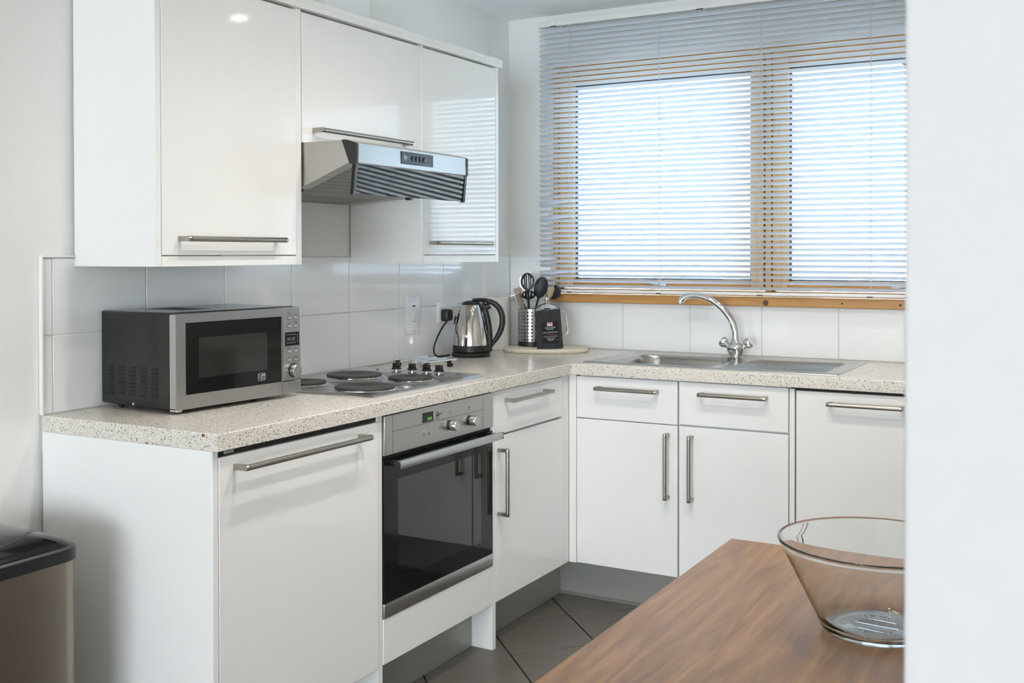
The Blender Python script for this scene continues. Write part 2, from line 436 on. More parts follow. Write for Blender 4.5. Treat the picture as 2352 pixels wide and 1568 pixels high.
b = NB(); tile_box(b, JT / 2, WX0 + 0.012, 0.0, 0.0055, rows[1][0] + JT / 2, rows[1][1] - JT / 2); part('tile', b, 'tile', wall_back)
b = NB(); box(b, WX0 + 0.0005, WX0 + 0.012, 0.003, 0.055, 1.13, 1.288, 0.001, 1); part('tile', b, 'tile', wall_back)

b = NB(); box(b, -0.0058, 0.007, -2.4035, -2.3965, WT + 0.0005, 1.2935, 0.0018, 2)
struct('trim_1', b, 'trim', 'white upright edging strip at the end of the wall tiles')
b = NB(); box(b, -0.0058, 0.006, -2.396, -2.30, 1.2900, 1.2965, 0.0018, 2)
struct('trim_2', b, 'trim', 'white edging strip along the top of the wall tiles')
b = NB(); box(b, WX0 + 0.001, WX1 - 0.001, -0.028, 0.052, 1.0905, 1.125, 0.004, 2)
struct('trim_3', b, 'pine', 'knotty varnished pine window sill board', ang=20)
KN = bpy.data.objects['trim_3']
M['knot'] = mat('dark_wood_knot', '5A3A22', 0.5)
for kx, kz, kr in ((1.163, 1.092, 0.011), (1.455, 1.108, 0.004), (1.665, 1.106, 0.005)):
    b = NB(); lathe(b, [(0, 0.0004), (kr * 0.7, 0.0004), (kr, 0.0), (kr, -0.002)], n=20, axis=(0, -1, 0), org=(kx, -0.0281, max(kz, 1.0905 + kr + 0.003)))
    part('knot', b, 'knot', KN)

# ------------------------------------------------------------------ window
win = sthing('window_1', 'pine framed double casement window', ((WX0 + WX1) / 2, 0.08, 1.125))
def bar(nm, x0, x1, z0, z1, m, y0=0.052, y1=0.112, r=0.003, par=win):
    b = NB(); box(b, x0, x1, y0, y1, z0, z1, r, 2); return part(nm, b, m, par, ang=20)
ZB, ZT = 1.1255, WZ1
bar('jamb', WX0 + 0.0005, 0.2165, ZB, ZT, 'pine_v_glare'); bar('jamb', 2.094, WX1 - 0.0005, ZB, ZT, 'pine_v_glare')
bar('mullion', 1.1375, 1.1625, 1.1465, 2.099, 'pine_v_glare')
bar('frame_sill', 0.217, 2.0935, ZB, 1.146, 'pine'); bar('frame_head', 0.217, 2.0935, 2.0995, ZT, 'pine')
M['spacer'] = mat('dark_blue_spacer', '4A5A74', 0.4, 0.3)
for sx0, sx1, gx0, gx1 in ((0.2225, 1.1325, 0.292, 1.081), (1.1685, 2.088, 1.2295, 2.02)):
    b = NB(); zb, zt = 1.15, 2.095; gz0, gz1 = 1.1885, 2.03
    stile = []
    for q in ((sx0, gx0, zb, zt), (gx1, sx1, zb, zt)): bar('sash_stile', q[0], q[1], q[2], q[3], 'pine_v_glare', 0.046, 0.102)
    for q in ((zb, gz0), (gz1, zt)): bar('sash_rail', gx0 + 0.0003, gx1 - 0.0003, q[0], q[1], 'pine', 0.046, 0.102)
    b.free()
    b = NB()
    for q in ((gx0, gx0 + 0.010, gz0, gz1), (gx1 - 0.010, gx1, gz0, gz1), (gx0, gx1, gz0, gz0 + 0.006), (gx0, gx1, gz1 - 0.006, gz1)):
        box(b, q[0], q[1], 0.071, 0.081, q[2], q[3])
    part('spacer', b, 'spacer', win)
    b = NB(); box(b, gx0 - 0.004, gx1 + 0.004, 0.068, 0.0705, gz0 - 0.004, gz1 + 0.004); part('pane', b, 'pane', win)
b = NB(); box(b, 0.2166, 0.2224, 0.075, 0.105, ZB, 2.099); box(b, 1.1326, 1.1374, 0.075, 0.105, ZB, 2.099); box(b, 1.1626, 1.1684, 0.075, 0.105, ZB, 2.099); box(b, 2.0881, 2.0939, 0.075, 0.105, ZB, 2.099)
part('gap_backing', b, 'dark', win)  # dark backing strips painting the shade in the gaps round the sashes
for hx, sg in ((0.69, 1), (1.655, -1)):
    b = NB(); box(b, hx - 0.035, hx + 0.035, 0.036, 0.046, 1.158, 1.176, 0.004, 2)
    tube(b, [(hx, 0.038, 1.167), (hx, 0.022, 1.168), (hx - sg * 0.03, 0.018, 1.176), (hx - sg * 0.085, 0.018, 1.187)], [0.007, 0.007, 0.006, 0.005], 10)
    part('window_handle', b, 'alu', win)

# ------------------------------------------------------------------ venetian blind
BX0, BX1, BY = 0.176, 2.14, -0.047
blind = thing('venetian_blind', 'white aluminium venetian blind half open across the kitchen window', 'blind', ((BX0 + BX1) / 2, BY, 1.13))
b = NB(); box(b, BX0 - 0.003, BX1 + 0.003, BY - 0.014, BY + 0.014, 2.2715, 2.2955, 0.0015, 2); part('headrail', b, 'trim', blind)
for x in (0.25, 0.905, 1.6):
    b = NB(); box(b, x - 0.016, x + 0.016, BY - 0.0150, 0.0055, 2.2725, 2.2968, 0.001, 1); part('bracket', b, 'trim', blind)
    b = NB(); box(b, x - 0.016, x + 0.014, BY - 0.016, BY - 0.012, 2.2695, 2.2722); part('bracket_clip', b, 'dark', blind)
def slat_mesh(name, droop=0.0, twist=0.0):
    b = NB(); th = radians(28); n = 6; xsn = [BX0, BX0 + 0.03, BX0 + 0.06, BX0 + 0.10, BX0 + 0.14, BX0 + 0.18, 0.9, BX1] if droop else [BX0, BX1]
    rows_ = []
    for x in xsn:
        k = max(0.0, 1 - (x - BX0) / 0.17); dz = -droop * k * k; tw = th + twist * k
        rg = []
        for sgn in (1, -1):
            rngi = range(n + 1) if sgn == 1 else range(n, -1, -1)
            for i in rngi:
                s = -0.0125 + 0.025 * i / n; bow = 0.0017 * (1 - (s / 0.0125) ** 2) + sgn * 0.00015
                rg.append((x - (BX0 + BX1) / 2, -s * cos(tw) + bow * sin(tw), s * sin(tw) + bow * cos(tw) + dz))
        rows_.append(rg)
    loft(b, rows_); return finish(b, name, 'slat', ang=60)
sm = slat_mesh('slat'); bent = {27: slat_mesh('slat', 0.008, 0.1), 28: slat_mesh('slat', 0.013, 0.5), 30: slat_mesh('slat', 0.005, -0.2), 32: slat_mesh('slat', 0.013, 0.45), 41: slat_mesh('slat', 0.006), 44: slat_mesh('slat', 0.013, 0.5)}
NS = 52; Z0, Z1 = 2.2535, 1.1610
for i in range(NS):
    z = Z0 + (Z1 - Z0) * i / (NS - 1)
    if i in (49,): z += 0.001
    k = {31: 28, 33: 30, 34: 31, 35: 32}.get(i, i)
    key = {33: 27, 34: 28, 36: 30, 37: 32, 46: 41, 48: 44}.get(i)
    o = bpy.data.objects.new('slat', bent[key] if key else sm); COL.objects.link(o); o.parent = blind
    o.location = (0, random.uniform(-0.0006, 0.0006), z - 1.13)
b = NB(); box(b, BX0, BX1, BY - 0.011, BY + 0.011, 1.1335, 1.1455, 0.003, 2); part('bottom_rail', b, 'trim', blind)
for x in (0.322, 0.728, 1.148, 1.562, 2.0):
    b = NB()
    for y in (BY - 0.0135, BY + 0.0135):
        tube(b, [(x, y, 1.14), (x + 0.0006, y, 1.7), (x, y, 2.272)], 0.0006, 5)
    for i in range(NS):
        z = Z0 + (Z1 - Z0) * i / (NS - 1); tube(b, [(x, BY - 0.0135, z + 0.0045), (x + 0.001, BY + 0.0135, z - 0.0075)], 0.0004, 4)
    part('ladder_cord', b, 'cord', blind)
    b = NB(); tube(b, [(x + 0.006, BY - 0.0142, 1.145), (x + 0.0065, BY - 0.0142, 1.7), (x + 0.006, BY - 0.0142, 2.272)], 0.0007, 5); part('lift_cord', b, 'cord', blind)
    b = NB(); box(b, x - 0.011, x + 0.011, BY - 0.0125, BY - 0.0108, 1.1335, 1.1365); part('cord_clip', b, 'dark', blind)

# ------------------------------------------------------------------ outdoors
b = NB(); box(b, -30, 40, 0.8, 40, -0.6, -0.3); o = struct('ground', b, 'paving', 'ground outside the kitchen window, made pale to bounce daylight')
hs = thing('neighbour_house', 'pale rendered house with grey slate roof seen through the blind', 'house', (-4.0, 14.0, -0.3))
b = NB(); prism(b, [(-9.0, -0.3), (1.2, -0.3), (1.2, 3.2), (-3.9, 6.2), (-9.0, 3.2)], lambda u, v, d: Vector((u, d, v)), 14, 22); part('wall', b, 'render_wall', hs)
for sg in (1, -1):
    b = NB(); prism(b, [(-3.9, 6.25), (-3.9 + sg * 5.5, 3.0), (-3.9 + sg * 5.5, 3.2), (-3.9, 6.45)], lambda u, v, d: Vector((u, d, v)), 13.6, 22.4); part('roof_slope', b, 'roof', hs)
for x in (-5.8, -2.0):
    b = NB(); box(b, x - 0.6, x + 0.6, 13.96, 14.05, 0.8, 2.1); f = part('window', b, 'trim', hs)
    b = NB(); box(b, x - 0.52, x + 0.52, 13.93, 13.955, 0.88, 2.02); part('pane', b, 'pane', f)
def shrub(cx, cy, w, h, lab, seed):
    rnd = random.Random(seed); b = NB()
    for k in range(14):
        a = rnd.uniform(0, 2 * pi); rr = rnd.uniform(0, w * 0.5); r = rnd.uniform(0.25, 0.45) * w
        mtx = Matrix.Translation((cx + rr * cos(a), cy + 0.5 * rr * sin(a), -0.3 + h * rnd.uniform(0.25, 0.8)))
        bmesh.ops.create_icosphere(b, subdivisions=2, radius=r, matrix=mtx)
    for v in b.verts: v.co += Vector((rnd.uniform(-1, 1), rnd.uniform(-1, 1), rnd.uniform(-1, 1))) * 0.06
    single('shrub', b, 'hedge', lab, 'shrub', (cx, cy, -0.3), 'shrubs in the garden', fix=False)
shrub(-0.9, 7.2, 1.5, 1.5, 'rounded green shrub outside the left window pane', 3)
shrub(2.7, 8.2, 1.8, 1.4, 'rounded green shrub outside the right window pane', 5)

# ================================================================== FITTED UNITS
XF = 0.584          # front plane of the left run (faces +x)
YF = -0.584         # front plane of the back run (faces -y)
XW = 0.298          # front plane of the wall cupboards
def slab(nm, par, m, x0, x1, y0, y1, z0, z1, r=0.0015, **kw):
    b = NB(); box(b, x0, x1, y0, y1, z0, z1, r, 2); kw.setdefault('ang', 20); return part(nm, b, m, par, **kw)
def handle(par, c0, c1, out, stand=0.034, name='handle', off=0.0):
    """bar handle: c0, c1 bar ends on the door face, out = outward unit vector"""
    c0, c1, n = Vector(c0), Vector(c1), Vector(out); d = (c1 - c0).normalized(); s = n.cross(d)
    b = NB(); e0, e1 = c0 + n * stand, c1 + n * stand; r = 0.0072
    L = (c1 - c0).length
    stops = [(0, r * .9), (0.0015, r), (0.011, r), (0.0114, r * .82), (0.0126, r * .82), (0.013, r), (L - 0.013, r), (L - 0.0126, r * .82), (L - 0.0114, r * .82), (L - 0.011, r), (L - 0.0015, r), (L, r * .9)]
    tube(b, [e0 + d * t for t, _ in stops], [q for _, q in stops], 16)
    for k in (0.0065, L - 0.0065):
        q = c0 + d * k; hw = 0.0055; P = []
        for w in (0, 1):
            cc = q + n * (w * (stand - 0.002))
            P.append([cc + d * a * hw + s * e * 0.0066 for a, e in ((-1, -1), (1, -1), (1, 1), (-1, 1))])
        loft(b, P)
    return part(name, b, 'nickel', par)

# ---- worktop: one continuous L with cut-outs for sink bowl
b = NB()
gx = [0.0, 0.60, 0.675, 1.105, 2.267]; gy = [-2.3988, -0.60, -0.515, -0.095, -0.0002]
cell = lambda i, j: not (j == 0 and i > 0) and not (i == 2 and j == 2)
VV = {}
def gv(i, j, k):
    key = (i, j, k)
    if key not in VV: VV[key] = b.verts.new((gx[i], gy[j], (WT - 0.04, WT)[k]))
    return VV[key]
for i in range(4):
    for j in range(4):
        if not cell(i, j): continue
        b.faces.new((gv(i, j, 1), gv(i + 1, j, 1), gv(i + 1, j + 1, 1), gv(i, j + 1, 1)))
        b.faces.new((gv(i, j, 0), gv(i, j + 1, 0), gv(i + 1, j + 1, 0), gv(i + 1, j, 0)))
        for di, dj, a, c in ((-1, 0, (i, j + 1), (i, j)), (1, 0, (i + 1, j), (i + 1, j + 1)), (0, -1, (i, j), (i + 1, j)), (0, 1, (i + 1, j + 1), (i, j + 1))):
            ii, jj = i + di, j + dj
            if 0 <= ii < 4 and 0 <= jj < 4 and cell(ii, jj): continue
            b.faces.new((gv(*a, 0), gv(*c, 0), gv(*c, 1), gv(*a, 1)))
bmesh.ops.recalc_face_normals(b, faces=b.faces)
es = [e for e in b.edges if len(e.link_faces) == 2 and e.calc_face_angle(0) > 1.0 and e.verts[0].co.z > WT - 0.001 and e.verts[1].co.z > WT - 0.001 and max(v.co.y for v in e.verts) < -0.02 and min(v.co.x for v in e.verts) > -1]
bmesh.ops.bevel(b, geom=es, offset=0.005, segments=3, affect='EDGES', profile=0.6)
worktop = single('worktop', b, 'worktop', 'speckled beige laminate worktop running in an L around the corner', 'worktop', (0.3, -1.2, WT - 0.04), ang=20)
for q in ((-2.3996, 0.552, 0.562, WT - 0.009, WT - 0.002), (-2.3996, 0.372, 0.379, WT - 0.0405, WT - 0.0365)):
    b = NB(); box(b, q[1], q[2], q[0], q[0] + 0.002, q[3], q[4], 0.0006, 1); part('chip', b, 'brown_chip', worktop, label='brown chip in the worktop edge')

# ---- left run
u = thing('appliance_cupboard', 'white gloss full height cupboard at the open end of the worktop below the microwave', 'cupboard', (0.3, -2.08, 0))
slab('end_panel', u, 'gloss', 0.0, XF, -2.3985, -2.3805, 0.0, WT - 0.0405, label='glossy white end panel')
slab('carcass', u, 'satin', 0.01, 0.562, -2.379, -1.776, 0.15, 0.846)
slab('top_bracket', u, 'dark', 0.562, 0.578, -2.375, -1.776, 0.836, 0.850, 0.001)
slab('bracket_plate', u, 'chrome', 0.578, 0.5795, -2.357, -2.325, 0.8385, 0.845, 0.0005)
d = slab('door', u, 'gloss', 0.5635, XF + 0.001, -2.3785, -1.775, 0.148, 0.834)
handle(d, (XF + 0.001, -2.334, 0.806), (XF + 0.001, -1.852, 0.806), (1, 0, 0), 0.038)

h = thing('oven_housing', 'white panels framing the built-in oven with a blank panel beneath it', 'cupboard', (0.3, -1.45, 0))
slab('side_panel', h, 'satin', 0.01, XF - 0.002, -1.7735, -1.7515, 0.0, WT - 0.0405)
slab('side_panel', h, 'satin', 0.01, XF + 0.0005, -1.1515, -1.1300, 0.0, WT - 0.0405)
slab('base_panel', h, 'gloss', 0.563, XF + 0.001, -1.7505, -1.1530, 0.151, 0.2775)
slab('shelf', h, 'satin', 0.02, 0.56, -1.7505, -1.1530, 0.252, 0.27)

u = thing('base_cupboard', 'white gloss cupboard with one drawer, between the oven and the corner', 'cupboard', (0.3, -0.885, 0))
slab('carcass', u, 'satin', 0.01, 0.562, -1.128, -0.6395, 0.15, 0.850)
d = slab('drawer', u, 'gloss', 0.5635, XF + 0.001, -1.1285, -0.6405, 0.7015, 0.8465)
handle(d, (XF + 0.001, -1.071, 0.811), (XF + 0.001, -0.783, 0.811), (1, 0, 0), 0.036)
d = slab('door', u, 'gloss', 0.5635, XF + 0.001, -1.1285, -0.6405, 0.152, 0.6945)
handle(d, (XF + 0.001, -1.114, 0.4345), (XF + 0.001, -1.114, 0.6585), (1, 0, 0), 0.036)

u = thing('corner_post', 'white corner filler post where the two cupboard runs meet', 'filler post', (0.58, -0.6, 0.15))
slab('left_filler', u, 'satin', 0.566, XF - 0.003, -0.6375, -0.5835, 0.15, 0.8505)
slab('right_filler', u, 'satin', XF - 0.0028, 0.6115, -0.5835, -0.566, 0.15, 0.8505)

def front(nm, x0, x1, z0, z1, par): return slab(nm, par, 'gloss', x0, x1, YF - 0.001, YF + 0.0205, z0, z1)
u = thing('sink_cupboard', 'white gloss cupboard with drawer front under the sink bowl, next to the corner post', 'cupboard', (0.81, -0.3, 0), group='cupboards under the sink')
slab('carcass', u, 'satin', 0.6145, 1.0115, -0.562, -0.02, 0.15, 0.70); slab('carcass_rail', u, 'satin', 0.6145, 1.0115, -0.562, -0.545, 0.70, 0.8505)
d = front('drawer', 0.6145, 1.0095, 0.6925, 0.8455, u); handle(d, (0.7010, YF - 0.001, 0.8065), (0.9410, YF - 0.001, 0.8065), (0, -1, 0))
d = front('door', 0.6145, 1.0095, 0.153, 0.6895, u); handle(d, (0.9745, YF - 0.001, 0.4285), (0.9745, YF - 0.001, 0.6635), (0, -1, 0))
u = thing('sink_cupboard', 'white gloss cupboard with drawer front under the draining board, left of the dishwasher', 'cupboard', (1.21, -0.3, 0), group='cupboards under the sink')
slab('carcass', u, 'satin', 1.0125, 1.4045, -0.562, -0.02, 0.15, 0.70); slab('carcass_rail', u, 'satin', 1.0125, 1.4045, -0.562, -0.545, 0.70, 0.8505)
d = front('drawer', 1.0155, 1.4025, 0.6965, 0.8465, u); handle(d, (1.0945, YF - 0.001, 0.8085), (1.3345, YF - 0.001, 0.8085), (0, -1, 0))
d = front('door', 1.0155, 1.4025, 0.153, 0.6895, u); handle(d, (1.0635, YF - 0.001, 0.4300), (1.0635, YF - 0.001, 0.6620), (0, -1, 0))
u = thing('dishwasher', 'integrated dishwasher with white gloss door beside the partition wall', 'dishwasher', (1.72, -0.3, 0))
slab('filler_strip', u, 'gloss', 1.4055, 1.4235, YF, YF + 0.02, 0.15, 0.8455)
slab('carcass', u, 'dark', 1.4065, 2.03, -0.56, -0.03, 0.1505, 0.8485)
d = front('door', 1.4285, 2.022, 0.153, 0.8405, u); handle(d, (1.5355, YF - 0.001, 0.8045), (1.7735, YF - 0.001, 0.8045), (0, -1, 0))

PB = [('plinth', 0.4895, 0.505, -2.378, -1.7745, 'brushed metal plinth below the appliance cupboard'),
      ('plinth', 0.4895, 0.505, -1.7505, -1.1535, 'brushed metal plinth below the oven'),
      ('plinth', 0.4895, 0.505, -1.1285, -0.5055, 'brushed metal plinth below the cupboard beside the oven'),
      ('plinth', 0.4895, 2.24, -0.505, -0.4895, 'brushed metal plinth below the sink cupboards')]
for nm, x0, x1, y0, y1, lab in PB:
    b = NB(); box(b, x0, x1, y0, y1, 0.0, 0.1495, 0.0008, 1)
    p = single(nm, b, 'plinth', lab, 'plinth', ((x0 + x1) / 2, (y0 + y1) / 2, 0), 'metal plinths under the base units')
    if x1 > 1: 
        b = NB(); box(b, x0 + 0.017, x1, y0 - 0.004, y0 - 0.0002, 0.0, 0.012, 0.001, 1); part('seal_strip', b, 'alu', p)
b = NB(); lathe(b, [(0, 0.003), (0.004, 0.003), (0.005, 0.0), (0.005, -0.001)], n=12, axis=(1, 0, 0), org=(0.5055, -1.166, 0.105))
part('screw', b, 'dark', [o for o in COL.objects if o.get('label') == PB[1][5]][0])

# ---- wall cupboards
ZL, ZH = 1.267, 2.004
def wall_unit(lab, y0, y1, z0, door, hand, left_panel, right_panel, pelmet=True, fl=0.0):
    u = thing('wall_cupboard', lab, 'wall cupboard', (0.15, (y0 + y1) / 2, z0), group='wall cupboards over the hob run')
    if left_panel: slab('side_panel', u, 'satin', 0.0005, XW, y0, y0 + 0.0195, z0, ZH + 0.003)
    if right_panel: slab('side_panel', u, 'satin', 0.0005, XW, y1 - 0.0225, y1, z0, ZH + 0.003)
    dy0, dy1, dz0, dz1 = door
    slab('carcass', u, 'satin', 0.0005, XW - 0.021, dy0 - 0.001, dy1 + 0.001, dz0 + 0.003, ZH)
    if pelmet: slab('pelmet', u, 'satin', XW - 0.02, XW - 0.0005, dy0 - 0.001, dy1 + 0.001, z0, dz0 - 0.003)
    d = slab('door', u, 'gloss', XW - 0.0195, XW + 0.0005, dy0, dy1, dz0, dz1)
    handle(d, (XW + 0.0005, hand[0], hand[2]), (XW + 0.0005, hand[1], hand[2]), (1, 0, 0), 0.034)
    return u
wall_unit('tall white wall cupboard above the microwave, leftmost of the three', -2.2995, -1.7525, ZL, (-2.2785, -1.7755, 1.296, ZH - 0.003), (-2.227, -1.857, 1.3375), True, True)
wall_unit('short white wall cupboard above the cooker hood', -1.7522, -1.1430, 1.623, (-1.7495, -1.1445, 1.623, ZH - 0.003), (-1.705, -1.234, 1.6625), False, False, False)
wall_unit('white wall cupboard nearest the window, right of the cooker hood', -1.1425, -0.6135, ZL, (-1.1215, -0.6385, 1.296, ZH - 0.003), (-1.091, -0.714, 1.3365), True, True)
b = NB(); box(b, 0.0005, 0.312, -2.312, -0.604, 2.0075, 2.0245, 0.001, 1); box(b, 0.292, 0.312, -2.312, -0.604, 2.0245, 2.040, 0.0015, 2)
single('cornice', b, 'satin', 'white cornice strip along the top of the wall cupboards', 'cornice', (0.15, -1.45, 2.0075))

# ================================================================== OVEN
ov = thing('built_in_oven', 'built-in single oven with steel control panel and dark glass door', 'oven', (0.3, -1.45, 0.28))
OX = 0.587; OY0, OY1 = -1.7495, -1.1535
b = NB(); box(b, 0.03, 0.05, OY0 + 0.02, OY1 - 0.02, 0.285, 0.72)
box(b, 0.05, 0.556, OY0 + 0.02, OY0 + 0.05, 0.285, 0.72); box(b, 0.05, 0.556, OY1 - 0.05, OY1 - 0.02, 0.285, 0.72)
box(b, 0.05, 0.556, OY0 + 0.05, OY1 - 0.05, 0.285, 0.315); box(b, 0.05, 0.556, OY0 + 0.05, OY1 - 0.05, 0.69, 0.72)
M['enamel'] = mat('grey_enamel', (0.10, 0.105, 0.105, 1), 0.3)
part('cavity', b, 'enamel', ov)
for zz in (0.42, 0.56):
    b = NB()
    for y in (OY0 + 0.055, OY1 - 0.055): tube(b, [(0.10, y, zz), (0.53, y, zz)], 0.004, 8)
    for k in range(19): tube(b, [(0.10 + 0.43 * k / 18, OY0 + 0.055, zz), (0.10 + 0.43 * k / 18, OY1 - 0.055, zz)], 0.0018, 6)
    part('oven_rack', b, 'chrome', ov)
cp = slab('control_panel', ov, 'steel_h', 0.54, OX + 0.003, OY0, OY1, 0.7345, 0.8465, 0.002)
b = NB()
for q in ((-1.712, -1.711, 0.737, 0.844), (-1.2195, -1.2185, 0.737, 0.844), (-1.7115, -1.219, 0.7985, 0.7995)):
    box(b, OX + 0.0025, OX + 0.00325, q[0], q[1], q[2], q[3])
part('seam', b, 'print', cp)
dsp = slab('display', cp, 'black_gloss', OX + 0.002, OX + 0.0036, -1.5640, -1.5065, 0.8015, 0.8310, 0.0004)
part('digits', text_bm('0:00', 0.0135, (OX + 0.0039, -1.5265, 0.8105), (0, 1, 0), (0, 0, 1), ex=0.0001), 'led_green', dsp, smooth=False)
b = text_bm('N', 0.013, (OX + 0.0034, -1.4830, 0.8145), (0, 1, 0), (0, 0, 1), ex=0.0001); join(b, text_bm('EFF', 0.0095, (OX + 0.0034, -1.4755, 0.8165), (0, 1, 0), (0, 0, 1), 'LEFT', ex=0.0001, space=1.5))
for q in ((-1.4905, -1.4890, 0.805, 0.824), (-1.4775, -1.4760, 0.805, 0.824), (-1.4905, -1.4760, 0.8235, 0.8255), (-1.4925, -1.4870, 0.8035, 0.805), (-1.4795, -1.4740, 0.8035, 0.805)): box(b, OX + 0.003, OX + 0.0034, *q)
part('maker_name', b, 'print', cp, smooth=False)
b = NB(); box(b, OX + 0.0028, OX + 0.0034, -1.3060, -1.2985, 0.8075, 0.8185); i_ = part('pilot_lamp', b, 'red', cp)
b = NB(); box(b, OX + 0.0034, OX + 0.0037, -1.3025, -1.2995, 0.8095, 0.8155); part('heat_mark', b, 'print_white', i_)
b = NB()
for a, c in (((-1.4175, -1.4095), (0.8085, 0.8095)), ((-1.4175, -1.4095), (0.8165, 0.8175)), ((-1.4175, -1.4167), (0.8085, 0.8175)), ((-1.4103, -1.4095), (0.8085, 0.8175))): box(b, OX + 0.0029, OX + 0.0033, a[0], a[1], c[0], c[1])
box(b, OX + 0.0029, OX + 0.0033, -1.4140, -1.4130, 0.8025, 0.8045); box(b, OX + 0.0029, OX + 0.0033, -1.303, -1.302, 0.8015, 0.8035)
for ky in (-1.411, -1.2965):
    for a in (40, 140, 220, 265, 320): box(b, OX + 0.0029, OX + 0.0033, ky + 0.026 * cos(radians(a)) - 0.0016, ky + 0.026 * cos(radians(a)) + 0.0016, 0.775 + 0.024 * sin(radians(a)) - 0.0014, 0.775 + 0.024 * sin(radians(a)) + 0.0014)
part('dial_marks', b, 'print_grey', cp, smooth=False)['kind'] = 'stuff'
for ky, kz in ((-1.4130, 0.7755), (-1.2985, 0.7745)):
    b = NB(); lathe(b, [(0.0155, 0.0), (0.0155, 0.005)], n=28, axis=(1, 0, 0), org=(OX + 0.003, ky, kz)); kb = part('knob_collar', b, 'black', ov)
    b = NB(); lathe(b, [(0.0150, 0.005), (0.0160, 0.007), (0.0155, 0.024), (0.0140, 0.0265), (0, 0.0268)], n=28, axis=(1, 0, 0), org=(OX + 0.003, ky, kz)); k = part('knob', b, 'alu', ov)
for ky, kz in ((-1.5520, 0.7705), (-1.5240, 0.7695)):
    b = NB(); lathe(b, [(0.0088, 0), (0.0088, 0.0015), (0.0072, 0.0015), (0.0068, 0.0004), (0.0055, 0.0004), (0.0055, 0.003), (0.004, 0.0036), (0, 0.0036)], n=24, axis=(1, 0, 0), org=(OX + 0.003, ky, kz)); part('button', b, 'alu', ov)
b = NB(); box(b, 0.556, 0.578, OY0 + 0.003, OY1 - 0.003, 0.722, 0.733); part('vent_gap', b, 'dark', ov)
b = NB(); wy0, wy1, wz0, wz1 = -1.683, -1.222, 0.372, 0.660
for q in ((OY0, wy0, 0.3215, 0.7215), (wy1, OY1, 0.3215, 0.7215), (wy0, wy1, 0.3215, wz0), (wy0, wy1, wz1, 0.7215)): box(b, 0.566, OX, q[0], q[1], q[2], q[3])
bmesh.ops.remove_doubles(b, verts=b.verts, dist=1e-5)
door = part('door', b, 'black_gloss', ov, smooth=False)
b = NB(); box(b, 0.578, OX - 0.0004, wy0, wy1, wz0, wz1); part('window', b, 'oven_pane', door)
b = NB(); box(b, 0.562, OX + 0.001, OY0, OY1, 0.2795, 0.3205, 0.0015, 2); part('bottom_strip', b, 'steel_h', ov)
b = NB(); hy0, hy1, hz = -1.738, -1.168, 0.7115
sec = [(0.0, -0.0105), (0.006, -0.0125), (0.010, -0.006), (0.0115, 0.001), (0.010, 0.008), (0.005, 0.0115), (0.0, 0.011), (-0.002, 0.0)]
prism(b, [(q[0], q[1]) for q in sec], lambda u_, v_, d_: Vector((0.625 + u_, d_, hz + v_)), hy0, hy1); hd = part('door_handle', b, 'alu', door, ang=50)
for y, y2 in ((hy0 - 0.004, hy0 + 0.012), (hy1 + 0.0005, hy1 - 0.03)):
    b = NB(); box(b, 0.6215, 0.6355, y, y + 0.0035, hz - 0.011, hz + 0.0105, 0.001, 1); part('handle_end_cap', b, 'black', door)
    b = NB(); box(b, OX, 0.625, y2, y2 + 0.02, hz - 0.008, hz + 0.008, 0.002, 2); part('handle_bracket', b, 'black', door)

# ================================================================== COOKER HOOD
hd = thing('cooker_hood', 'slim steel cooker hood with glass visor above the hob', 'cooker hood', (0.24, -1.447, 1.465))
HY0, HY1 = -1.7465, -1.1495
side = [(0.003, 1.470), (0.003, 1.6225), (0.44, 1.6225), (0.4665, 1.5575), (0.286, 1.4895)]
b = NB()
for y0, y1 in ((HY0, HY0 + 0.003), (HY1 - 0.003, HY1)): prism(b, side, lambda u_, v_, d_: Vector((u_, d_, v_)), y0, y1)
box(b, 0.003, 0.445, HY0 + 0.003, HY1 - 0.003, 1.6195, 1.6225); box(b, 0.003, 0.006, HY0 + 0.003, HY1 - 0.003, 1.470, 1.6195)
part('body', b, 'steel', hd, smooth=False)
b = NB(); prism(b, [(0.442, 1.6195), (0.446, 1.6225), (0.462, 1.6222), (0.4905, 1.6115), (0.4915, 1.557), (0.489, 1.5545), (0.470, 1.5545)], lambda u_, v_, d_: Vector((u_, d_, v_)), HY0 + 0.0095, HY1 - 0.0095)
fp = part('front_panel', b, 'steel_h', hd, ang=20)
for y0, y1 in ((HY0 - 0.0005, HY0 + 0.009), (HY1 - 0.009, HY1 + 0.0005)):
    b = NB(); prism(b, [(0.440, 1.6235), (0.456, 1.6230), (0.4915, 1.6120), (0.4935, 1.608), (0.4925, 1.5545), (0.480, 1.551), (0.4675, 1.5555)], lambda u_, v_, d_: Vector((u_, d_, v_)), y0, y1); part('corner_cap', b, 'black', hd, ang=20)
under = [(0.006, 1.472), (0.286, 1.4915), (0.468, 1.559)]
b = NB()
for (xa, za), (xb, zb_) in zip(under, under[1:]):
    prism(b, [(xa, za), (xb, zb_), (xb, zb_ + 0.003), (xa, za + 0.003)], lambda u_, v_, d_: Vector((u_, d_, v_)), HY0 + 0.045, HY1 - 0.045)
part('filter_grille', b, 'filter', hd, smooth=False)
for y0, y1 in ((HY0 + 0.003, HY0 + 0.045), (HY1 - 0.045, HY1 - 0.003)):
    b = NB()
    for (xa, za), (xb, zb_) in zip(under, under[1:]):
        prism(b, [(xa, za - 0.001), (xb, zb_ - 0.001), (xb, zb_ + 0.003), (xa, za + 0.003)], lambda u_, v_, d_: Vector((u_, d_, v_)), y0, y1)
    part('filter_rail', b, 'alu', hd, smooth=False)
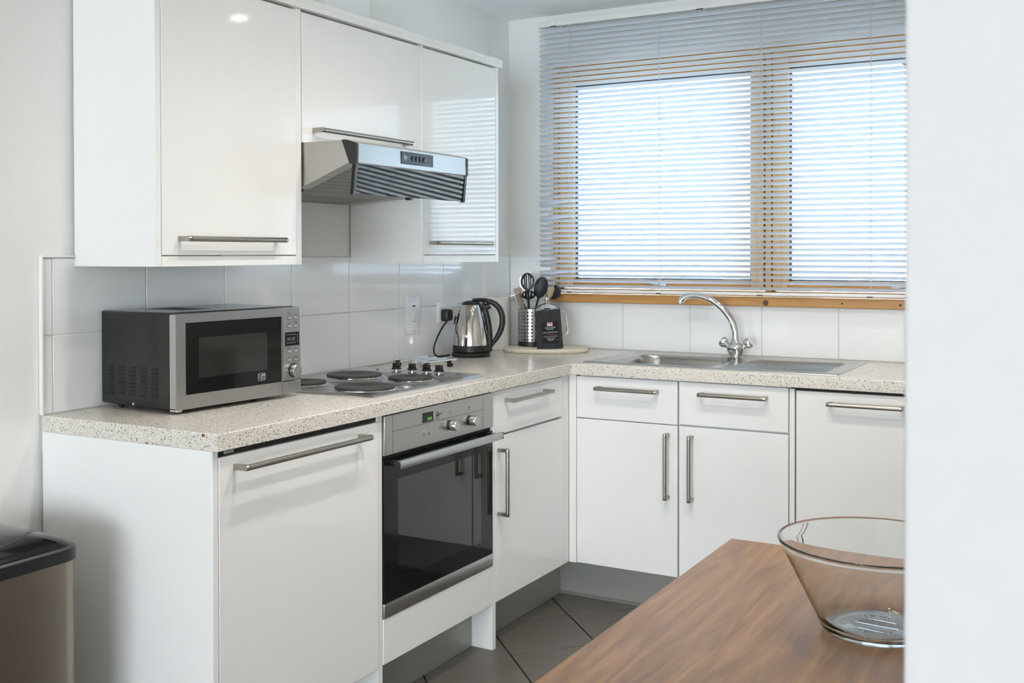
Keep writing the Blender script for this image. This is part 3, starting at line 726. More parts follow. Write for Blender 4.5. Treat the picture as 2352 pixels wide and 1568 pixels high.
for y in (HY0 + 0.022, HY1 - 0.022):
    b = NB(); lathe(b, [(0, -0.006), (0.008, -0.005), (0.011, 0.0), (0.011, 0.006)], n=16, axis=(0, 0, 1), org=(0.268, y, 1.4855)); part('catch', b, 'black', hd)
b = NB(); prism(b, [(0.4845, 1.5530), (0.4875, 1.5530), (0.4775, 1.4700), (0.4745, 1.4700)], lambda u_, v_, d_: Vector((u_, d_, v_)), HY0 + 0.0125, HY1 - 0.0125); part('visor', b, 'visor', hd, smooth=False)
for y0, y1 in ((HY0 + 0.0005, HY0 + 0.0125), (HY1 - 0.0125, HY1 - 0.0005)):
    b = NB(); prism(b, [(0.478, 1.5540), (0.4895, 1.5540), (0.4805, 1.4675), (0.4690, 1.4675)], lambda u_, v_, d_: Vector((u_, d_, v_)), y0, y1); part('visor_end', b, 'black_gloss', hd)
XP = 0.4914
def fr_z(z): return 0.4905 + (0.001) * (1.6115 - z) / 0.0545
cpn = slab('control_panel', fp, 'black_gloss', 0.488, 0.4928, -1.5285, -1.3555, 1.5685, 1.6065, 0.0012)
for y in (-1.469, -1.4485, -1.428, -1.4075):
    b = NB(); lathe(b, [(0.0086, 0), (0.0086, 0.0016), (0.0078, 0.0022), (0, 0.0022)], n=24, axis=(1, 0, 0), org=(0.4925, y, 1.5885)); part('button', b, 'black', cpn)
b = text_bm('N', 0.0088, (0.4930, -1.5085, 1.5885), (0, 1, 0), (0, 0, 1)); join(b, text_bm('EFF', 0.0066, (0.4930, -1.5030, 1.5885), (0, 1, 0), (0, 0, 1), 'LEFT', space=1.3))
for q in ((-1.5125, -1.5115, 1.5835, 1.5945), (-1.5055, -1.5045, 1.5835, 1.5945), (-1.5125, -1.5045, 1.5940, 1.5952), (-1.5130, -1.5040, 1.5815, 1.5825)): box(b, 0.4929, 0.4931, *q)
part('maker_name', b, 'print_white', cpn, smooth=False)
for y, k in ((-1.4785, 0), (-1.4435, 1), (-1.4235, 2), (-1.4035, 3)):
    b = NB()
    if k == 0: lathe(b, [(0.0020, 0), (0.0028, 0), (0.0028, 0.0001), (0.0020, 0.0001)], n=14, axis=(1, 0, 0), org=(0.4929, y, 1.5765))
    else:
        for a in range(3):
            t = radians(90 + 120 * a); box(b, 0.4929, 0.4931, y + 0.002 * cos(t) - 0.0006 - 0.0002 * k, y + 0.002 * cos(t) + 0.0006 + 0.0002 * k, 1.5755 + 0.002 * sin(t) - 0.0012, 1.5755 + 0.002 * sin(t) + 0.0012)
    part('fan_mark', b, 'print_grey', cpn, smooth=False)

# ================================================================== HOB
hob = thing('electric_hob', 'steel electric hob with four sealed black hotplates', 'hob', (0.29, -1.443, WT))
HX0, HX1, HB0, HB1 = 0.036, 0.542, -1.742, -1.138
PL = [(0.205, -1.388, 0.090), (0.430, -1.628, 0.090), (0.412, -1.368, 0.0725), (0.195, -1.630, 0.0725)]
def hobz(x, y):
    e = min(x - HX0, HX1 - x, y - HB0, HB1 - y)
    z = WT + 0.001 + 0.006 * smoothstep(0.0, 0.006, e) - 0.0035 * smoothstep(0.010, 0.020, e)
    ctl = smoothstep(-1.268, -1.250, y) * smoothstep(0.0, 0.008, e)
    z = max(z, WT + 0.0035 + 0.0075 * ctl) if ctl > 0.02 else z
    for px, py, r in PL:
        dd = sqrt((x - px) ** 2 + (y - py) ** 2); z = max(z, WT + 0.0035 + 0.0065 * smoothstep(r + 0.026, r + 0.003, dd))
    return z
b = NB(); hfield(b, HX0, HX1, 130, HB0, HB1, 150, hobz, WT + 0.0002); part('steel_plate', b, 'sink', hob, ang=60, fix=False)
for px, py, r in PL:
    b = NB(); lathe(b, [(r + 0.004, WT + 0.009), (r + 0.004, WT + 0.0115), (r, WT + 0.0125), (r, WT + 0.009)], (px, py), 56); part('plate_ring', b, 'chrome', hob)
    b = NB(); lathe(b, [(r - 0.0005, WT + 0.0100), (r - 0.0005, WT + 0.0165), (r - 0.003, WT + 0.0185), (r * 0.34, WT + 0.0185), (r * 0.29, WT + 0.0165), (0, WT + 0.0165)], (px, py), 56); part('hotplate', b, 'iron', hob)
for kx in (0.235, 0.300, 0.358, 0.408):
    ky = -1.196
    b = NB(); lathe(b, [(0.0145, WT + 0.0110), (0.0145, WT + 0.0125), (0.009, WT + 0.0130), (0.009, WT + 0.0175)], (kx, ky), 24); k = part('knob_stem', b, 'chrome', hob)
    b = NB(); lathe(b, [(0.0165, WT + 0.0165), (0.0175, WT + 0.0185), (0.0165, WT + 0.0215), (0.0140, WT + 0.0225), (0, WT + 0.0225)], (kx, ky), 24)
    box(b, kx - 0.0125, kx + 0.0125, ky - 0.007, ky + 0.007, WT + 0.0215, WT + 0.0385, 0.003, 2); part('knob', b, 'black', hob)
b = NB(); box(b, 0.150, 0.158, -1.200, -1.190, WT + 0.011, WT + 0.013, 0.001, 1); part('pilot_lamp', b, 'red', hob)

# ================================================================== MICROWAVE
A = radians(-2.95)
mw = thing('microwave', 'steel fronted microwave with black casing standing on the worktop', 'microwave', (0.3007, -2.2369, WT), A)
def lslab(nm, par, m, x0, x1, y0, y1, z0, z1, r=0.0015, **kw):
    b = NB(); box(b, x0, x1, y0, y1, z0, z1, r, 2); kw.setdefault('ang', 20); return part(nm, b, m, par, local=True, **kw)
MZ0, MZ1 = 0.0115, 0.2545
cs = lslab('casing', mw, 'black_metal', -0.296, -0.026, 0.001, 0.449, MZ0, MZ1 + 0.003, 0.005)
lslab('door_side', mw, 'alu', -0.0262, -0.003, 0.0005, 0.374, MZ0 + 0.002, MZ1 - 0.001, 0.002)
b = NB()
dy = 0.3735
for q in ((0.0, 0.0305, MZ0, MZ1), (0.371, dy, MZ0, MZ1), (0.0305, 0.371, MZ0, 0.0478), (0.0305, 0.371, 0.2315, MZ1)): box(b, -0.0032, 0.0, q[0], q[1], q[2], q[3])
bmesh.ops.remove_doubles(b, verts=b.verts, dist=1e-5)
md = part('door_frame', b, 'steel_h', mw, local=True, smooth=False)
gl = lslab('door_glass', mw, 'black_gloss', -0.0031, -0.0003, 0.0308, 0.3707, 0.0481, 0.2312, 0.0004)
lslab('window_screen', gl, 'mwscreen', -0.0004, -0.0002, 0.074, 0.3165, 0.0873, 0.191, 0)
# dish-safe symbol on the glass
lg = NB(); ly, lz, lw, lh = 0.2816, 0.0600, 0.0262, 0.0190
def stroke(b, pts, w=0.00032):
    tube(b, [(0.0, p[0], p[1]) for p in pts], w, 6)
stroke(lg, rrect(ly, ly + lw, lz, lz + lh, 0.003, 4) + [rrect(ly, ly + lw, lz, lz + lh, 0.003, 4)[0]])
stroke(lg, [(ly + 0.015, lz), (ly + 0.015, lz + lh)])
for k in range(3): stroke(lg, [(ly + 0.002 + 0.0125 * t / 14, lz + 0.005 + 0.0045 * k + 0.0022 * sin(2 * pi * t / 14 + 0.6)) for t in range(15)])
stroke(lg, [(ly + 0.017, lz + 0.0145), (ly + 0.025, lz + 0.0145)], 0.0011); stroke(lg, [(ly + 0.015, lz + 0.0115), (ly + lw, lz + 0.0115)])
for k in (0.004, 0.0072): stroke(lg, [(ly + 0.0195, lz + k), (ly + 0.0225, lz + k)], 0.0008)
part('dish_symbol', lg, 'print_white', gl, local=True)['kind'] = 'stuff'
pn = lslab('control_panel', mw, 'steel_h', -0.026, 0.0, 0.3755, 0.449, 0.0485, MZ1 + 0.001, 0.003)
lslab('open_panel', mw, 'steel_h', -0.026, 0.0, 0.3755, 0.449, MZ0 + 0.001, 0.0470, 0.002)
ds = lslab('display', pn, 'black_gloss', -0.001, 0.0006, 0.3850, 0.4420, 0.1465, 0.1850, 0.0006)
b = text_bm('88:88', 0.0150, (0.0008, 0.4085, 0.1655), (0, 1, 0), (0, 0, 1)); part('digits', b, 'print_grey', ds, local=True, smooth=False)
b = NB()
for k in range(6):
    for zz in (0.1765, 0.1535): box(b, 0.0006, 0.0008, 0.3905 + 0.0065 * k, 0.3940 + 0.0065 * k, zz, zz + 0.0035)
box(b, 0.0006, 0.0008, 0.4335, 0.4350, 0.1545, 0.1800); part('display_icons', b, 'print_grey', ds, local=True, smooth=False)['kind'] = 'stuff'
btn = NB(); loft(btn, [[Vector((x_, p[0], p[1])) for p in rrect(-0.0078 * s_, 0.0078 * s_, -0.0035 * s_, 0.0035 * s_, 0.0033 * s_, 4)] for x_, s_ in ((-0.0005, 1), (0.0006, 1), (0.0013, 0.8))])
btn_me = finish(btn, 'button', 'alu')
rim = NB(); loft(rim, [[Vector((x_, p[0], p[1])) for p in rrect(-0.0087, 0.0087, -0.0044, 0.0044, 0.0042, 4)] for x_ in (-0.0004, 0.0003)]); rim_me = finish(rim, 'button_rim', 'black')
for y, z, t in ((0.4017, 0.2254, 'Power\nLevel'), (0.4263, 0.2254, 'Grill'), (0.4017, 0.2020, 'Preset'), (0.4263, 0.2018, 'Weight\nAdjust'), (0.4012, 0.1304, 'Weight\nDefrost'), (0.4275, 0.1309, 'Combi'), (0.4012, 0.1058, 'Clock'), (0.4275, 0.1061, 'Stop/Cancel')):
    for nm, me in (('button_rim', rim_me), ('button', btn_me)):
        o = bpy.data.objects.new(nm, me); COL.objects.link(o); o.parent = pn; o.location = (0, y, z)
    part('button_print', text_bm(t, 0.0048, (0.0003, y, z + (0.0110 if '\n' in t else 0.0080)), (0, 1, 0), (0, 0, 1)), 'print', pn, local=True, smooth=False)
b = NB(); lathe(b, [(0.0195, 0.0), (0.0195, 0.0015), (0.0180, 0.0015)], n=36, axis=(1, 0, 0), org=(0, 0.4184, 0.0758)); part('dial_rim', b, 'black', mw, local=True)
b = NB(); lathe(b, [(0.0175, 0.0), (0.0175, 0.016), (0.0160, 0.0175), (0, 0.0176)], n=36, axis=(1, 0, 0), org=(0, 0.4184, 0.0758)); part('dial', b, 'steel', mw, local=True)
b = NB()
for a0, a1 in ((50, 85), (92, 130), (136, 170)):
    P = [(0.0, 0.4184 + 0.0222 * cos(radians(a0 + (a1 - a0) * k / 6)), 0.0758 + 0.0222 * sin(radians(a0 + (a1 - a0) * k / 6))) for k in range(7)]
    tube(b, P, 0.0007, 6)
part('dial_marks', b, 'print', pn, local=True)['kind'] = 'stuff'
# louvres pressed into the side
lv = NB(); loft(lv, [[Vector((p[0], y_, p[1])) for p in rrect(-0.0125, 0.0125, -0.0031, 0.0027, 0.0025, 4)] for y_ in (-0.0002, 0.001)]); lv_me = finish(lv, 'vent_slot', 'slot')
lc = NB(); tube(lc, [(-0.0125, -0.0002, 0.0022), (-0.010, -0.0018, 0.0028), (0.010, -0.0018, 0.0028), (0.0125, -0.0002, 0.0022)], [0.0006, 0.0009, 0.0009, 0.0006], 6); lc_me = finish(lc, 'vent_lip', 'black_metal')
for c in range(5):
    for r_ in range(8):
        o = bpy.data.objects.new('vent_slot', lv_me); COL.objects.link(o); o.parent = cs; o.location = (-0.2565 + 0.0437 * c, 0.001, 0.1100 - 0.0100 * r_)
        o2 = bpy.data.objects.new('vent_lip', lc_me); COL.objects.link(o2); o2.parent = cs; o2.location = o.location
tv = NB(); box(tv, -0.0045, 0.0045, -0.05, 0.05, -0.0003, 0.0004); tv_me = finish(tv, 'top_slot', 'slot')
for k in range(7):
    o = bpy.data.objects.new('top_slot', tv_me); COL.objects.link(o); o.parent = cs; o.location = (-0.245 + 0.022 * k, 0.16, MZ1 + 0.0030)
b = NB(); lathe(b, [(0, 0.0012), (0.003, 0.0010), (0.004, 0.0), (0.004, -0.0005)], n=14, axis=(0, -1, 0), org=(-0.167, 0.0008, 0.0170)); part('screw', b, 'chrome', cs, local=True)
for fx, fy in ((-0.035, 0.030), (-0.035, 0.30), (-0.25, 0.03), (-0.25, 0.40)):
    b = NB(); lathe(b, [(0.006, 0.0), (0.0075, 0.002), (0.006, 0.0125)], (fx, fy), 14); part('foot', b, 'rubber', mw, local=True)
b = NB(); box(b, -0.030, -0.004, 0.004, 0.022, 0.006, 0.0125, 0.001, 1); part('hinge', b, 'chrome', mw, local=True)

# ================================================================== SINK AND TAP
sk = thing('kitchen_sink', 'stainless steel sink with single bowl and ridged drainer under the window', 'sink', (1.087, -0.31, WT))
SX0, SX1, SY0, SY1 = 0.617, 1.558, -0.540, -0.072
def sdrr(x, y, x0, x1, y0, y1, r):
    qx = abs(x - (x0 + x1) / 2) - (x1 - x0) / 2 + r; qy = abs(y - (y0 + y1) / 2) - (y1 - y0) / 2 + r
    return min(max(qx, qy), 0) + sqrt(max(qx, 0) ** 2 + max(qy, 0) ** 2) - r
def sinkz(x, y):
    d = sdrr(x, y, SX0, SX1, SY0, SY1, 0.012)
    z = WT + 0.0008 + 0.0042 * smoothstep(0.0, -0.006, d) - 0.0040 * smoothstep(-0.014, -0.034, d)
    bd = sdrr(x, y, 0.690, 1.090, -0.500, -0.115, 0.075)
    z -= 0.150 * smoothstep(0.0, -0.030, bd) + 0.002 * smoothstep(0.012, 0.0, bd)
    k = smoothstep(0.0, 0.02, -sdrr(x, y, 1.150, 1.505, -0.500, -0.125, 0.012))
    if k > 0:
        ph = (y + 0.125) / 0.034; rg = max(0.0, cos(2 * pi * ph)) ** 1.5
        z += k * (-0.0022 + 0.0048 * rg) * (0.7 + 0.3 * smoothstep(1.15, 1.5, x))
    td = sqrt((x - 1.068) ** 2 + (y + 0.104) ** 2)
    return z if td > 0.032 else max(z, WT + 0.0014)
b = NB(); hfield(b, SX0, SX1, 240, SY0, SY1, 150, sinkz, WT + 0.0002); part('sink_top', b, 'sink', sk, ang=75, fix=False)
b = NB(); lathe(b, [(0, WT - 0.1475), (0.035, WT - 0.1465), (0.042, WT - 0.1485)], (0.88, -0.31), 32); part('waste', b, 'chrome', sk)

tp = thing('mixer_tap', 'chrome swan neck mixer tap with two faceted handles behind the sink', 'tap', (1.068, -0.104, WT))
TC = (1.068, -0.104)
b = NB(); lathe(b, [(0.0, WT + 0.0022), (0.0225, WT + 0.0022), (0.0235, WT + 0.0045), (0.0225, WT + 0.006), (0.0255, WT + 0.012), (0.034, WT + 0.028), (0.0385, WT + 0.039), (0.0370, WT + 0.046), (0.028, WT + 0.055), (0.0185, WT + 0.063), (0.0165, WT + 0.071), (0.0160, WT + 0.073)], TC, 40)
part('body', b, 'chrome', tp, ang=50)
for sg in (-1, 1):
    d = Vector((sg * 0.80, 0, 0.60)).normalized(); o_ = Vector((TC[0] + sg * 0.022, TC[1], WT + 0.0385))
    b = NB(); lathe(b, [(0.0125, 0.0), (0.0125, 0.020), (0.0115, 0.022)], n=24, axis=d, org=o_); part('valve', b, 'chrome', tp)
    _, s_, u_ = frame_dirs(d); b = NB(); R_ = []
    for t, w, k in ((0.019, 0.0125, 0.5), (0.023, 0.0185, 0.25), (0.030, 0.0215, 0.2), (0.040, 0.0215, 0.2), (0.046, 0.0185, 0.3), (0.0485, 0.012, 0.5)):
        rg = []
        for q in range(16):
            a = 2 * pi * q / 16 + pi / 8; rad = w * (1 - 0.5 * k * (1 - abs(cos(2 * a))) * 0.9)
            rg.append(o_ + d * t + s_ * rad * cos(a) + u_ * rad * sin(a))
        R_.append(rg)
    loft(b, R_); part('tap_handle', b, 'chrome', tp, ang=32)
zx = [(1360, 1020), (1358, 960), (1345, 860), (1310, 740), (1255, 630), (1190, 540), (1110, 450), (1010, 365), (900, 295), (780, 245), (660, 215), (560, 203), (460, 210), (380, 232), (315, 268), (280, 310), (275, 352)]
pts = [(TC[0] + (p[0] - 1360) / 4878, TC[1] - 0.000012 * (1360 - p[0]), WT + 0.0725 + (1020 - p[1]) / 4878) for p in zx]
rr = [0.0155, 0.0145, 0.0140, 0.0138, 0.0134, 0.0130, 0.0126, 0.0122, 0.0118, 0.0114, 0.0110, 0.0108, 0.0110, 0.0118, 0.0128, 0.0135, 0.0135]
b = NB(); tube(b, pts, rr, 24, hint=(0, 1, 0)); sp = part('spout', b, 'chrome', tp, ang=60)
e = Vector(pts[-1]); b = NB(); lathe(b, [(0.0, -0.004), (0.0115, -0.004), (0.0130, -0.003), (0.0133, 0.002)], n=24, axis=(0, 0, 1), org=e); part('aerator', b, 'steel', sp)

# ================================================================== THINGS ON THE WORKTOP
# ---- trivet
tv = thing('trivet', 'chrome bar trivet with black rubber feet between hob and kettle', 'trivet', (0.178, -0.945, WT), radians(-14))
for k in range(4):
    x = -0.078 + 0.052 * k; b = NB(); tube(b, [(x, -0.085, 0.0235), (x, 0.085, 0.0235)], 0.0042, 12); part('bar', b, 'chrome', tv, local=True)
for y in (-0.055, 0.055):
    b = NB(); tube(b, [(-0.098, y, 0.0155), (0.098, y, 0.0155)], 0.0040, 12); part('cross_bar', b, 'chrome', tv, local=True)
    for x in (-0.078, 0.078):
        b = NB(); box(b, x - 0.0085, x + 0.0085, y - 0.0085, y + 0.0085, 0.0, 0.0205, 0.003, 2); part('foot', b, 'rubber', tv, local=True)

# ---- kettle and its base
KC = (0.124, -0.532); KR = 0.5136
kb = thing('kettle_stand', 'round black power stand under the kettle with flex and plug', 'kettle stand', (KC[0], KC[1], WT))
b = NB(); lathe(b, [(0, 0.0), (0.0745, 0.0), (0.0765, 0.003), (0.0765, 0.014), (0.0735, 0.0175), (0.068, 0.0185), (0, 0.0185)], (0, 0), 56); part('base', b, 'black', kb, local=True)
cpts = [(0.052, -0.590, WT + 0.006), (0.045, -0.640, WT + 0.0045), (0.030, -0.668, WT + 0.012), (0.022, -0.676, WT + 0.034), (0.022, -0.668, WT + 0.060), (0.024, -0.640, WT + 0.095), (0.026, -0.610, WT + 0.115), (0.026, -0.585, WT + 0.128), (0.026, -0.578, WT + 0.140)]
def catmull(P, n=6):
    P = [Vector(p) for p in P]; Q = [P[0] * 2 - P[1]] + P + [P[-1] * 2 - P[-2]]; out = []
    for i in range(1, len(Q) - 2):
        for k in range(n):
            t = k / n; a, b_, c, d_ = Q[i - 1], Q[i], Q[i + 1], Q[i + 2]
            out.append(0.5 * ((2 * b_) + (c - a) * t + (2 * a - 5 * b_ + 4 * c - d_) * t * t + (3 * b_ - a - 3 * c + d_) * t ** 3))
    return out + [P[-1]]
PY = -0.558
cpts = [(0.060, -0.592, WT + 0.006), (0.050, -0.628, WT + 0.0045), (0.038, -0.648, WT + 0.006), (0.030, -0.656, WT + 0.020), (0.028, -0.652, WT + 0.045), (0.029, -0.630, WT + 0.080), (0.030, -0.600, WT + 0.112), (0.030, -0.578, WT + 0.128), (0.030, PY, WT + 0.141)]
b = NB(); tube(b, catmull(cpts), 0.0032, 10); part('flex', b, 'rubber', kb)
b = NB(); R_ = []
for t, s_ in ((0.0135, 0.94), (0.017, 1.0), (0.030, 1.0), (0.040, 0.90), (0.043, 0.78)):
    R_.append([Vector((t, PY + p[0] * s_, WT + 0.163 + p[1] * s_)) for p in rrect(-0.0235, 0.0235, -0.025, 0.023, 0.008, 5)])
loft(b, R_); part('plug', b, 'black', kb)

kt = thing('kettle', 'polished steel jug kettle with black handle in the corner', 'kettle', (KC[0], KC[1], WT + 0.0185), KR)
K0 = WT + 0.0185
def kz(zy): return 0.938 + (1150 - zy) / 5052 - K0
b = NB(); lathe(b, [(0, 0.0012), (0.0715, 0.0012), (0.0740, 0.003), (0.0742, 0.020), (0.0720, kz(1152))], (0, 0), 64); part('lower_ring', b, 'black', kt, local=True)
prof = [(1150, .0714), (1050, .0700), (950, .0677), (850, .0650), (750, .0617), (650, .0577), (550, .0529), (450, .0472), (390, .0430), (345, .0385)]
b = NB(); lathe(b, [(r_, kz(z_)) for z_, r_ in prof] , (0, 0), 72); part('body', b, 'kettle_steel', kt, local=True, ang=70)
b = NB(); lathe(b, [(0.0392, kz(345)), (0.0385, kz(335)), (0.0350, kz(305)), (0.025, kz(278)), (0.010, kz(266)), (0, kz(265))], (0, 0), 48); lid = part('lid', b, 'black', kt, local=True, ang=60)
# spout: V-shaped trough on the left
b = NB(); zt = kz(400); zb = kz(640)
T = Vector((-0.0800, 0, zt)); rim_l = [Vector((-0.044, y, zt + 0.001)) for y in (-0.022, 0.022)]; low = Vector((-0.0575, 0, zb)); mid = [Vector((-0.052, y, (zt + zb) / 2)) for y in (-0.014, 0.014)]
vs = [b.verts.new(p) for p in (T, rim_l[0], rim_l[1], low, mid[0], mid[1])]
for q in ((0, 1, 4), (0, 4, 3), (0, 3, 5), (0, 5, 2)): b.faces.new([vs[i] for i in q])
r2 = bmesh.ops.extrude_face_region(b, geom=list(b.faces)); bmesh.ops.translate(b, vec=(0.002, 0, 0.0015), verts=[v for v in r2['geom'] if isinstance(v, bmesh.types.BMVert)])
part('spout', b, 'kettle_steel', kt, local=True, smooth=False)
b = NB(); tube(b, [(-0.0605, 0, kz(560)), (-0.0640, 0, kz(650)), (-0.0670, 0, kz(740))], [0.003, 0.004, 0.002], 8); part('spout_seal', b, 'black', kt, local=True)
def kp(x, y): return (( x - 620) / 5052, 0, kz(y))
hp = [kp(*p) for p in ((655, 262), (760, 250), (900, 262), (1040, 300), (1140, 370), (1205, 460), (1240, 570), (1248, 680), (1230, 800), (1190, 910), (1130, 1020), (1060, 1120), (1000, 1215), (985, 1290))]
hp = catmull(hp, 4); n_ = len(hp)
hr = [0.0070 + 0.0068 * smoothstep(0, 0.35, i / n_) - 0.0085 * smoothstep(0.62, 1.0, i / n_) for i in range(n_)]
b = NB(); tube(b, hp, hr, 16, flat=0.85, hint=(0, 1, 0)); hdl = part('handle', b, 'black', kt, local=True, ang=60)
sp_ = catmull([kp(*p) for p in ((880, 350), (905, 470), (945, 620), (975, 780), (990, 940), (995, 1080), (990, 1200), (985, 1285))], 4)
b = NB(); tube(b, sp_, [0.0150, ] * 2 + [0.0120 - 0.002 * i / len(sp_) for i in range(len(sp_) - 2)], 16, hint=(0, 1, 0)); part('handle_spine', b, 'black', kt, local=True, ang=60)
b = NB(); tube(b, catmull([kp(*p) for p in ((820, 330), (880, 400), (950, 380), (1000, 360))], 4), 0.013, 14, hint=(0, 1, 0)); part('handle_bridge', b, 'black', kt, local=True)
b = NB(); loft(b, [[Vector((x_, p[0], z_ + p[1])) for p in rrect(-0.012, 0.012, -0.004, 0.004, 0.003, 4)] for x_, z_ in ((kp(640, 0)[0], kz(252)), (kp(700, 0)[0], kz(238)), (kp(850, 0)[0], kz(238)), (kp(1000, 0)[0], kz(265)), (kp(1150, 0)[0], kz(315)))]); part('lid_hinge', b, 'black_gloss', kt, local=True)
# water-level window line
b = NB(); ang0 = radians(200); wl = catmull([Vector(((r_ + 0.0006) * cos(a_), (r_ + 0.0006) * sin(a_), kz(z_))) for r_, a_, z_ in ((.0602, radians(192), 700), (.0640, radians(200), 820), (.0668, radians(214), 900), (.0685, radians(226), 980), (.0700, radians(230), 1050), (.0712, radians(228), 1140))], 4)
tube(b, wl, 0.0012, 8); part('level_line', b, 'black', kt, local=True)

# ---- kitchen paper
pt = thing('kitchen_roll', 'white kitchen paper roll standing behind the kettle', 'paper roll', (0.0525, -0.205, WT))
b = NB(); R0, R1, Hh = 0.0505, 0.020, 0.222
lathe(b, [(R1, 0.001), (R0 - 0.002, 0.0), (R0, 0.002), (R0 + 0.0007, 0.08), (R0 - 0.0006, 0.16), (R0, Hh - 0.002), (R0 - 0.002, Hh), (R1, Hh - 0.001)], (0, 0), 56); part('paper', b, 'paper', pt, local=True)
b = NB(); lathe(b, [(R1 - 0.0002, 0.0008), (R1 - 0.0002, Hh - 0.0012), (R1 - 0.0012, Hh - 0.0012), (R1 - 0.0012, 0.0008), (R1 - 0.0002, 0.0008)], (0, 0), 32); part('core', b, 'card', pt, local=True)

# ---- chopping board
BZ = WT + 0.0175
cb = thing('chopping_board', 'pale oval wooden chopping board in the corner under the coffee bag', 'chopping board', (0.285, -0.203, WT), 0.44)
b = NB(); NN = 64
def sup(a, sx, sy, p=2.5): return (sx * abs(cos(a)) ** (2 / p) * (1 if cos(a) >= 0 else -1), sy * abs(sin(a)) ** (2 / p) * (1 if sin(a) >= 0 else -1))
loft(b, [[Vector((*sup(2 * pi * i / NN, 0.178 * s_, 0.118 * s2), z_)) for i in range(NN)] for z_, s_, s2 in ((0.0, 0.965, 0.95), (0.003, 0.99, 0.985), (0.009, 1.0, 1.0), (0.0145, 0.99, 0.985), (0.0175, 0.965, 0.955))])
part('board', b, 'board', cb, local=True, ang=50)
b = NB(); prism(b, [(-0.145 + 0.016 * cos(2 * pi * i / 20), -0.045 + 0.006 * sin(2 * pi * i / 20)) for i in range(20)], lambda u_, v_, d_: Vector((u_, v_, d_)), 0.0170, 0.0177); part('hanging_hole', b, 'card', cb, local=True)

# ---- utensil pot and utensils
UC = Vector((0.199, -0.167, BZ)); UA = 0.5136
up_ = thing('utensil_pot', 'perforated steel utensil pot with black base full of kitchen tools', 'utensil pot', UC, UA)
PR = 0.057; PH = 0.157
def pot_shell():
    b = NB(); cols, rws = 22, 9; sub = 4
    nx = cols * sub; nz = rws * sub; z0, z1 = 0.022, 0.150
    hole = lambda i, j: (i % sub) in (1, 2) and (j % sub) in (1, 2)
    G = {}
    def gv(i, j, k):
        key = (i % nx, j, k)
        if key not in G:
            ii, jj = i % nx, j; a = 2 * pi * ii / nx; z = z0 + (z1 - z0) * jj / nz
            ci, cj = ii % sub, jj % sub
            G[key] = b.verts.new(((PR - 0.0012 * k) * cos(a), (PR - 0.0012 * k) * sin(a), z))
        return G[key]
    # round each hole: pull corner vertices of the 2x2 block onto a circle
    for j in range(nz):
        for i in range(nx):
            if hole(i, j): continue
            for k in (0, 1):
                b.faces.new((gv(i, j, k), gv(i + 1, j, k), gv(i + 1, j + 1, k), gv(i, j + 1, k)))
    wcell = 2 * pi / nx; hcell = (z1 - z0) / nz; rad = 0.0041
    for (i, j, k), v in G.items():
        ci, cj = i % sub, j % sub
        if ci in (1, 2, 3) and cj in (1, 2, 3) and not (ci == 2 and cj == 2):
            di, dj = ci - 2, cj - 2; l = sqrt(di * di + dj * dj)
            a = wcell * (i - ci + 2) + di / l * rad / PR; z = z0 + hcell * (j - cj + 2) + dj / l * rad
            v.co = ((PR - 0.0012 * k) * cos(a), (PR - 0.0012 * k) * sin(a), z)
    for q in ((0.020, z0), (z1, PH)):
        for r_ in (PR, PR - 0.0012):
            lathe(b, [(r_, q[0]), (r_, q[1])], (0, 0), nx)
    lathe(b, [(PR, PH), (PR - 0.0006, PH + 0.0005), (PR - 0.0012, PH)], (0, 0), nx)
    for v in list(b.verts):
        if v.is_valid and not v.link_faces: b.verts.remove(v)
    return b
part('perforated_wall', pot_shell(), 'steel', up_, local=True, ang=60)
b = NB(); lathe(b, [(0, 0.0), (PR - 0.002, 0.0), (PR + 0.0005, 0.002), (PR + 0.0005, 0.021), (PR - 0.003, 0.021), (PR - 0.003, 0.004), (0, 0.004)], (0, 0), 56); part('base', b, 'black', up_, local=True)
GR = 'utensils standing in the steel pot'
def UT(name, lab): 
    return thing(name, lab, 'utensil', UC, UA, GR)
def ux(zx_, zy_, d=0.0):  # local position from sight measurements: right, depth, height above the board
    return Vector(((1170 + zx_ * 0.1276 - 1221) / 545, d, (794 - (610 + zy_ * 0.1276)) / 545))
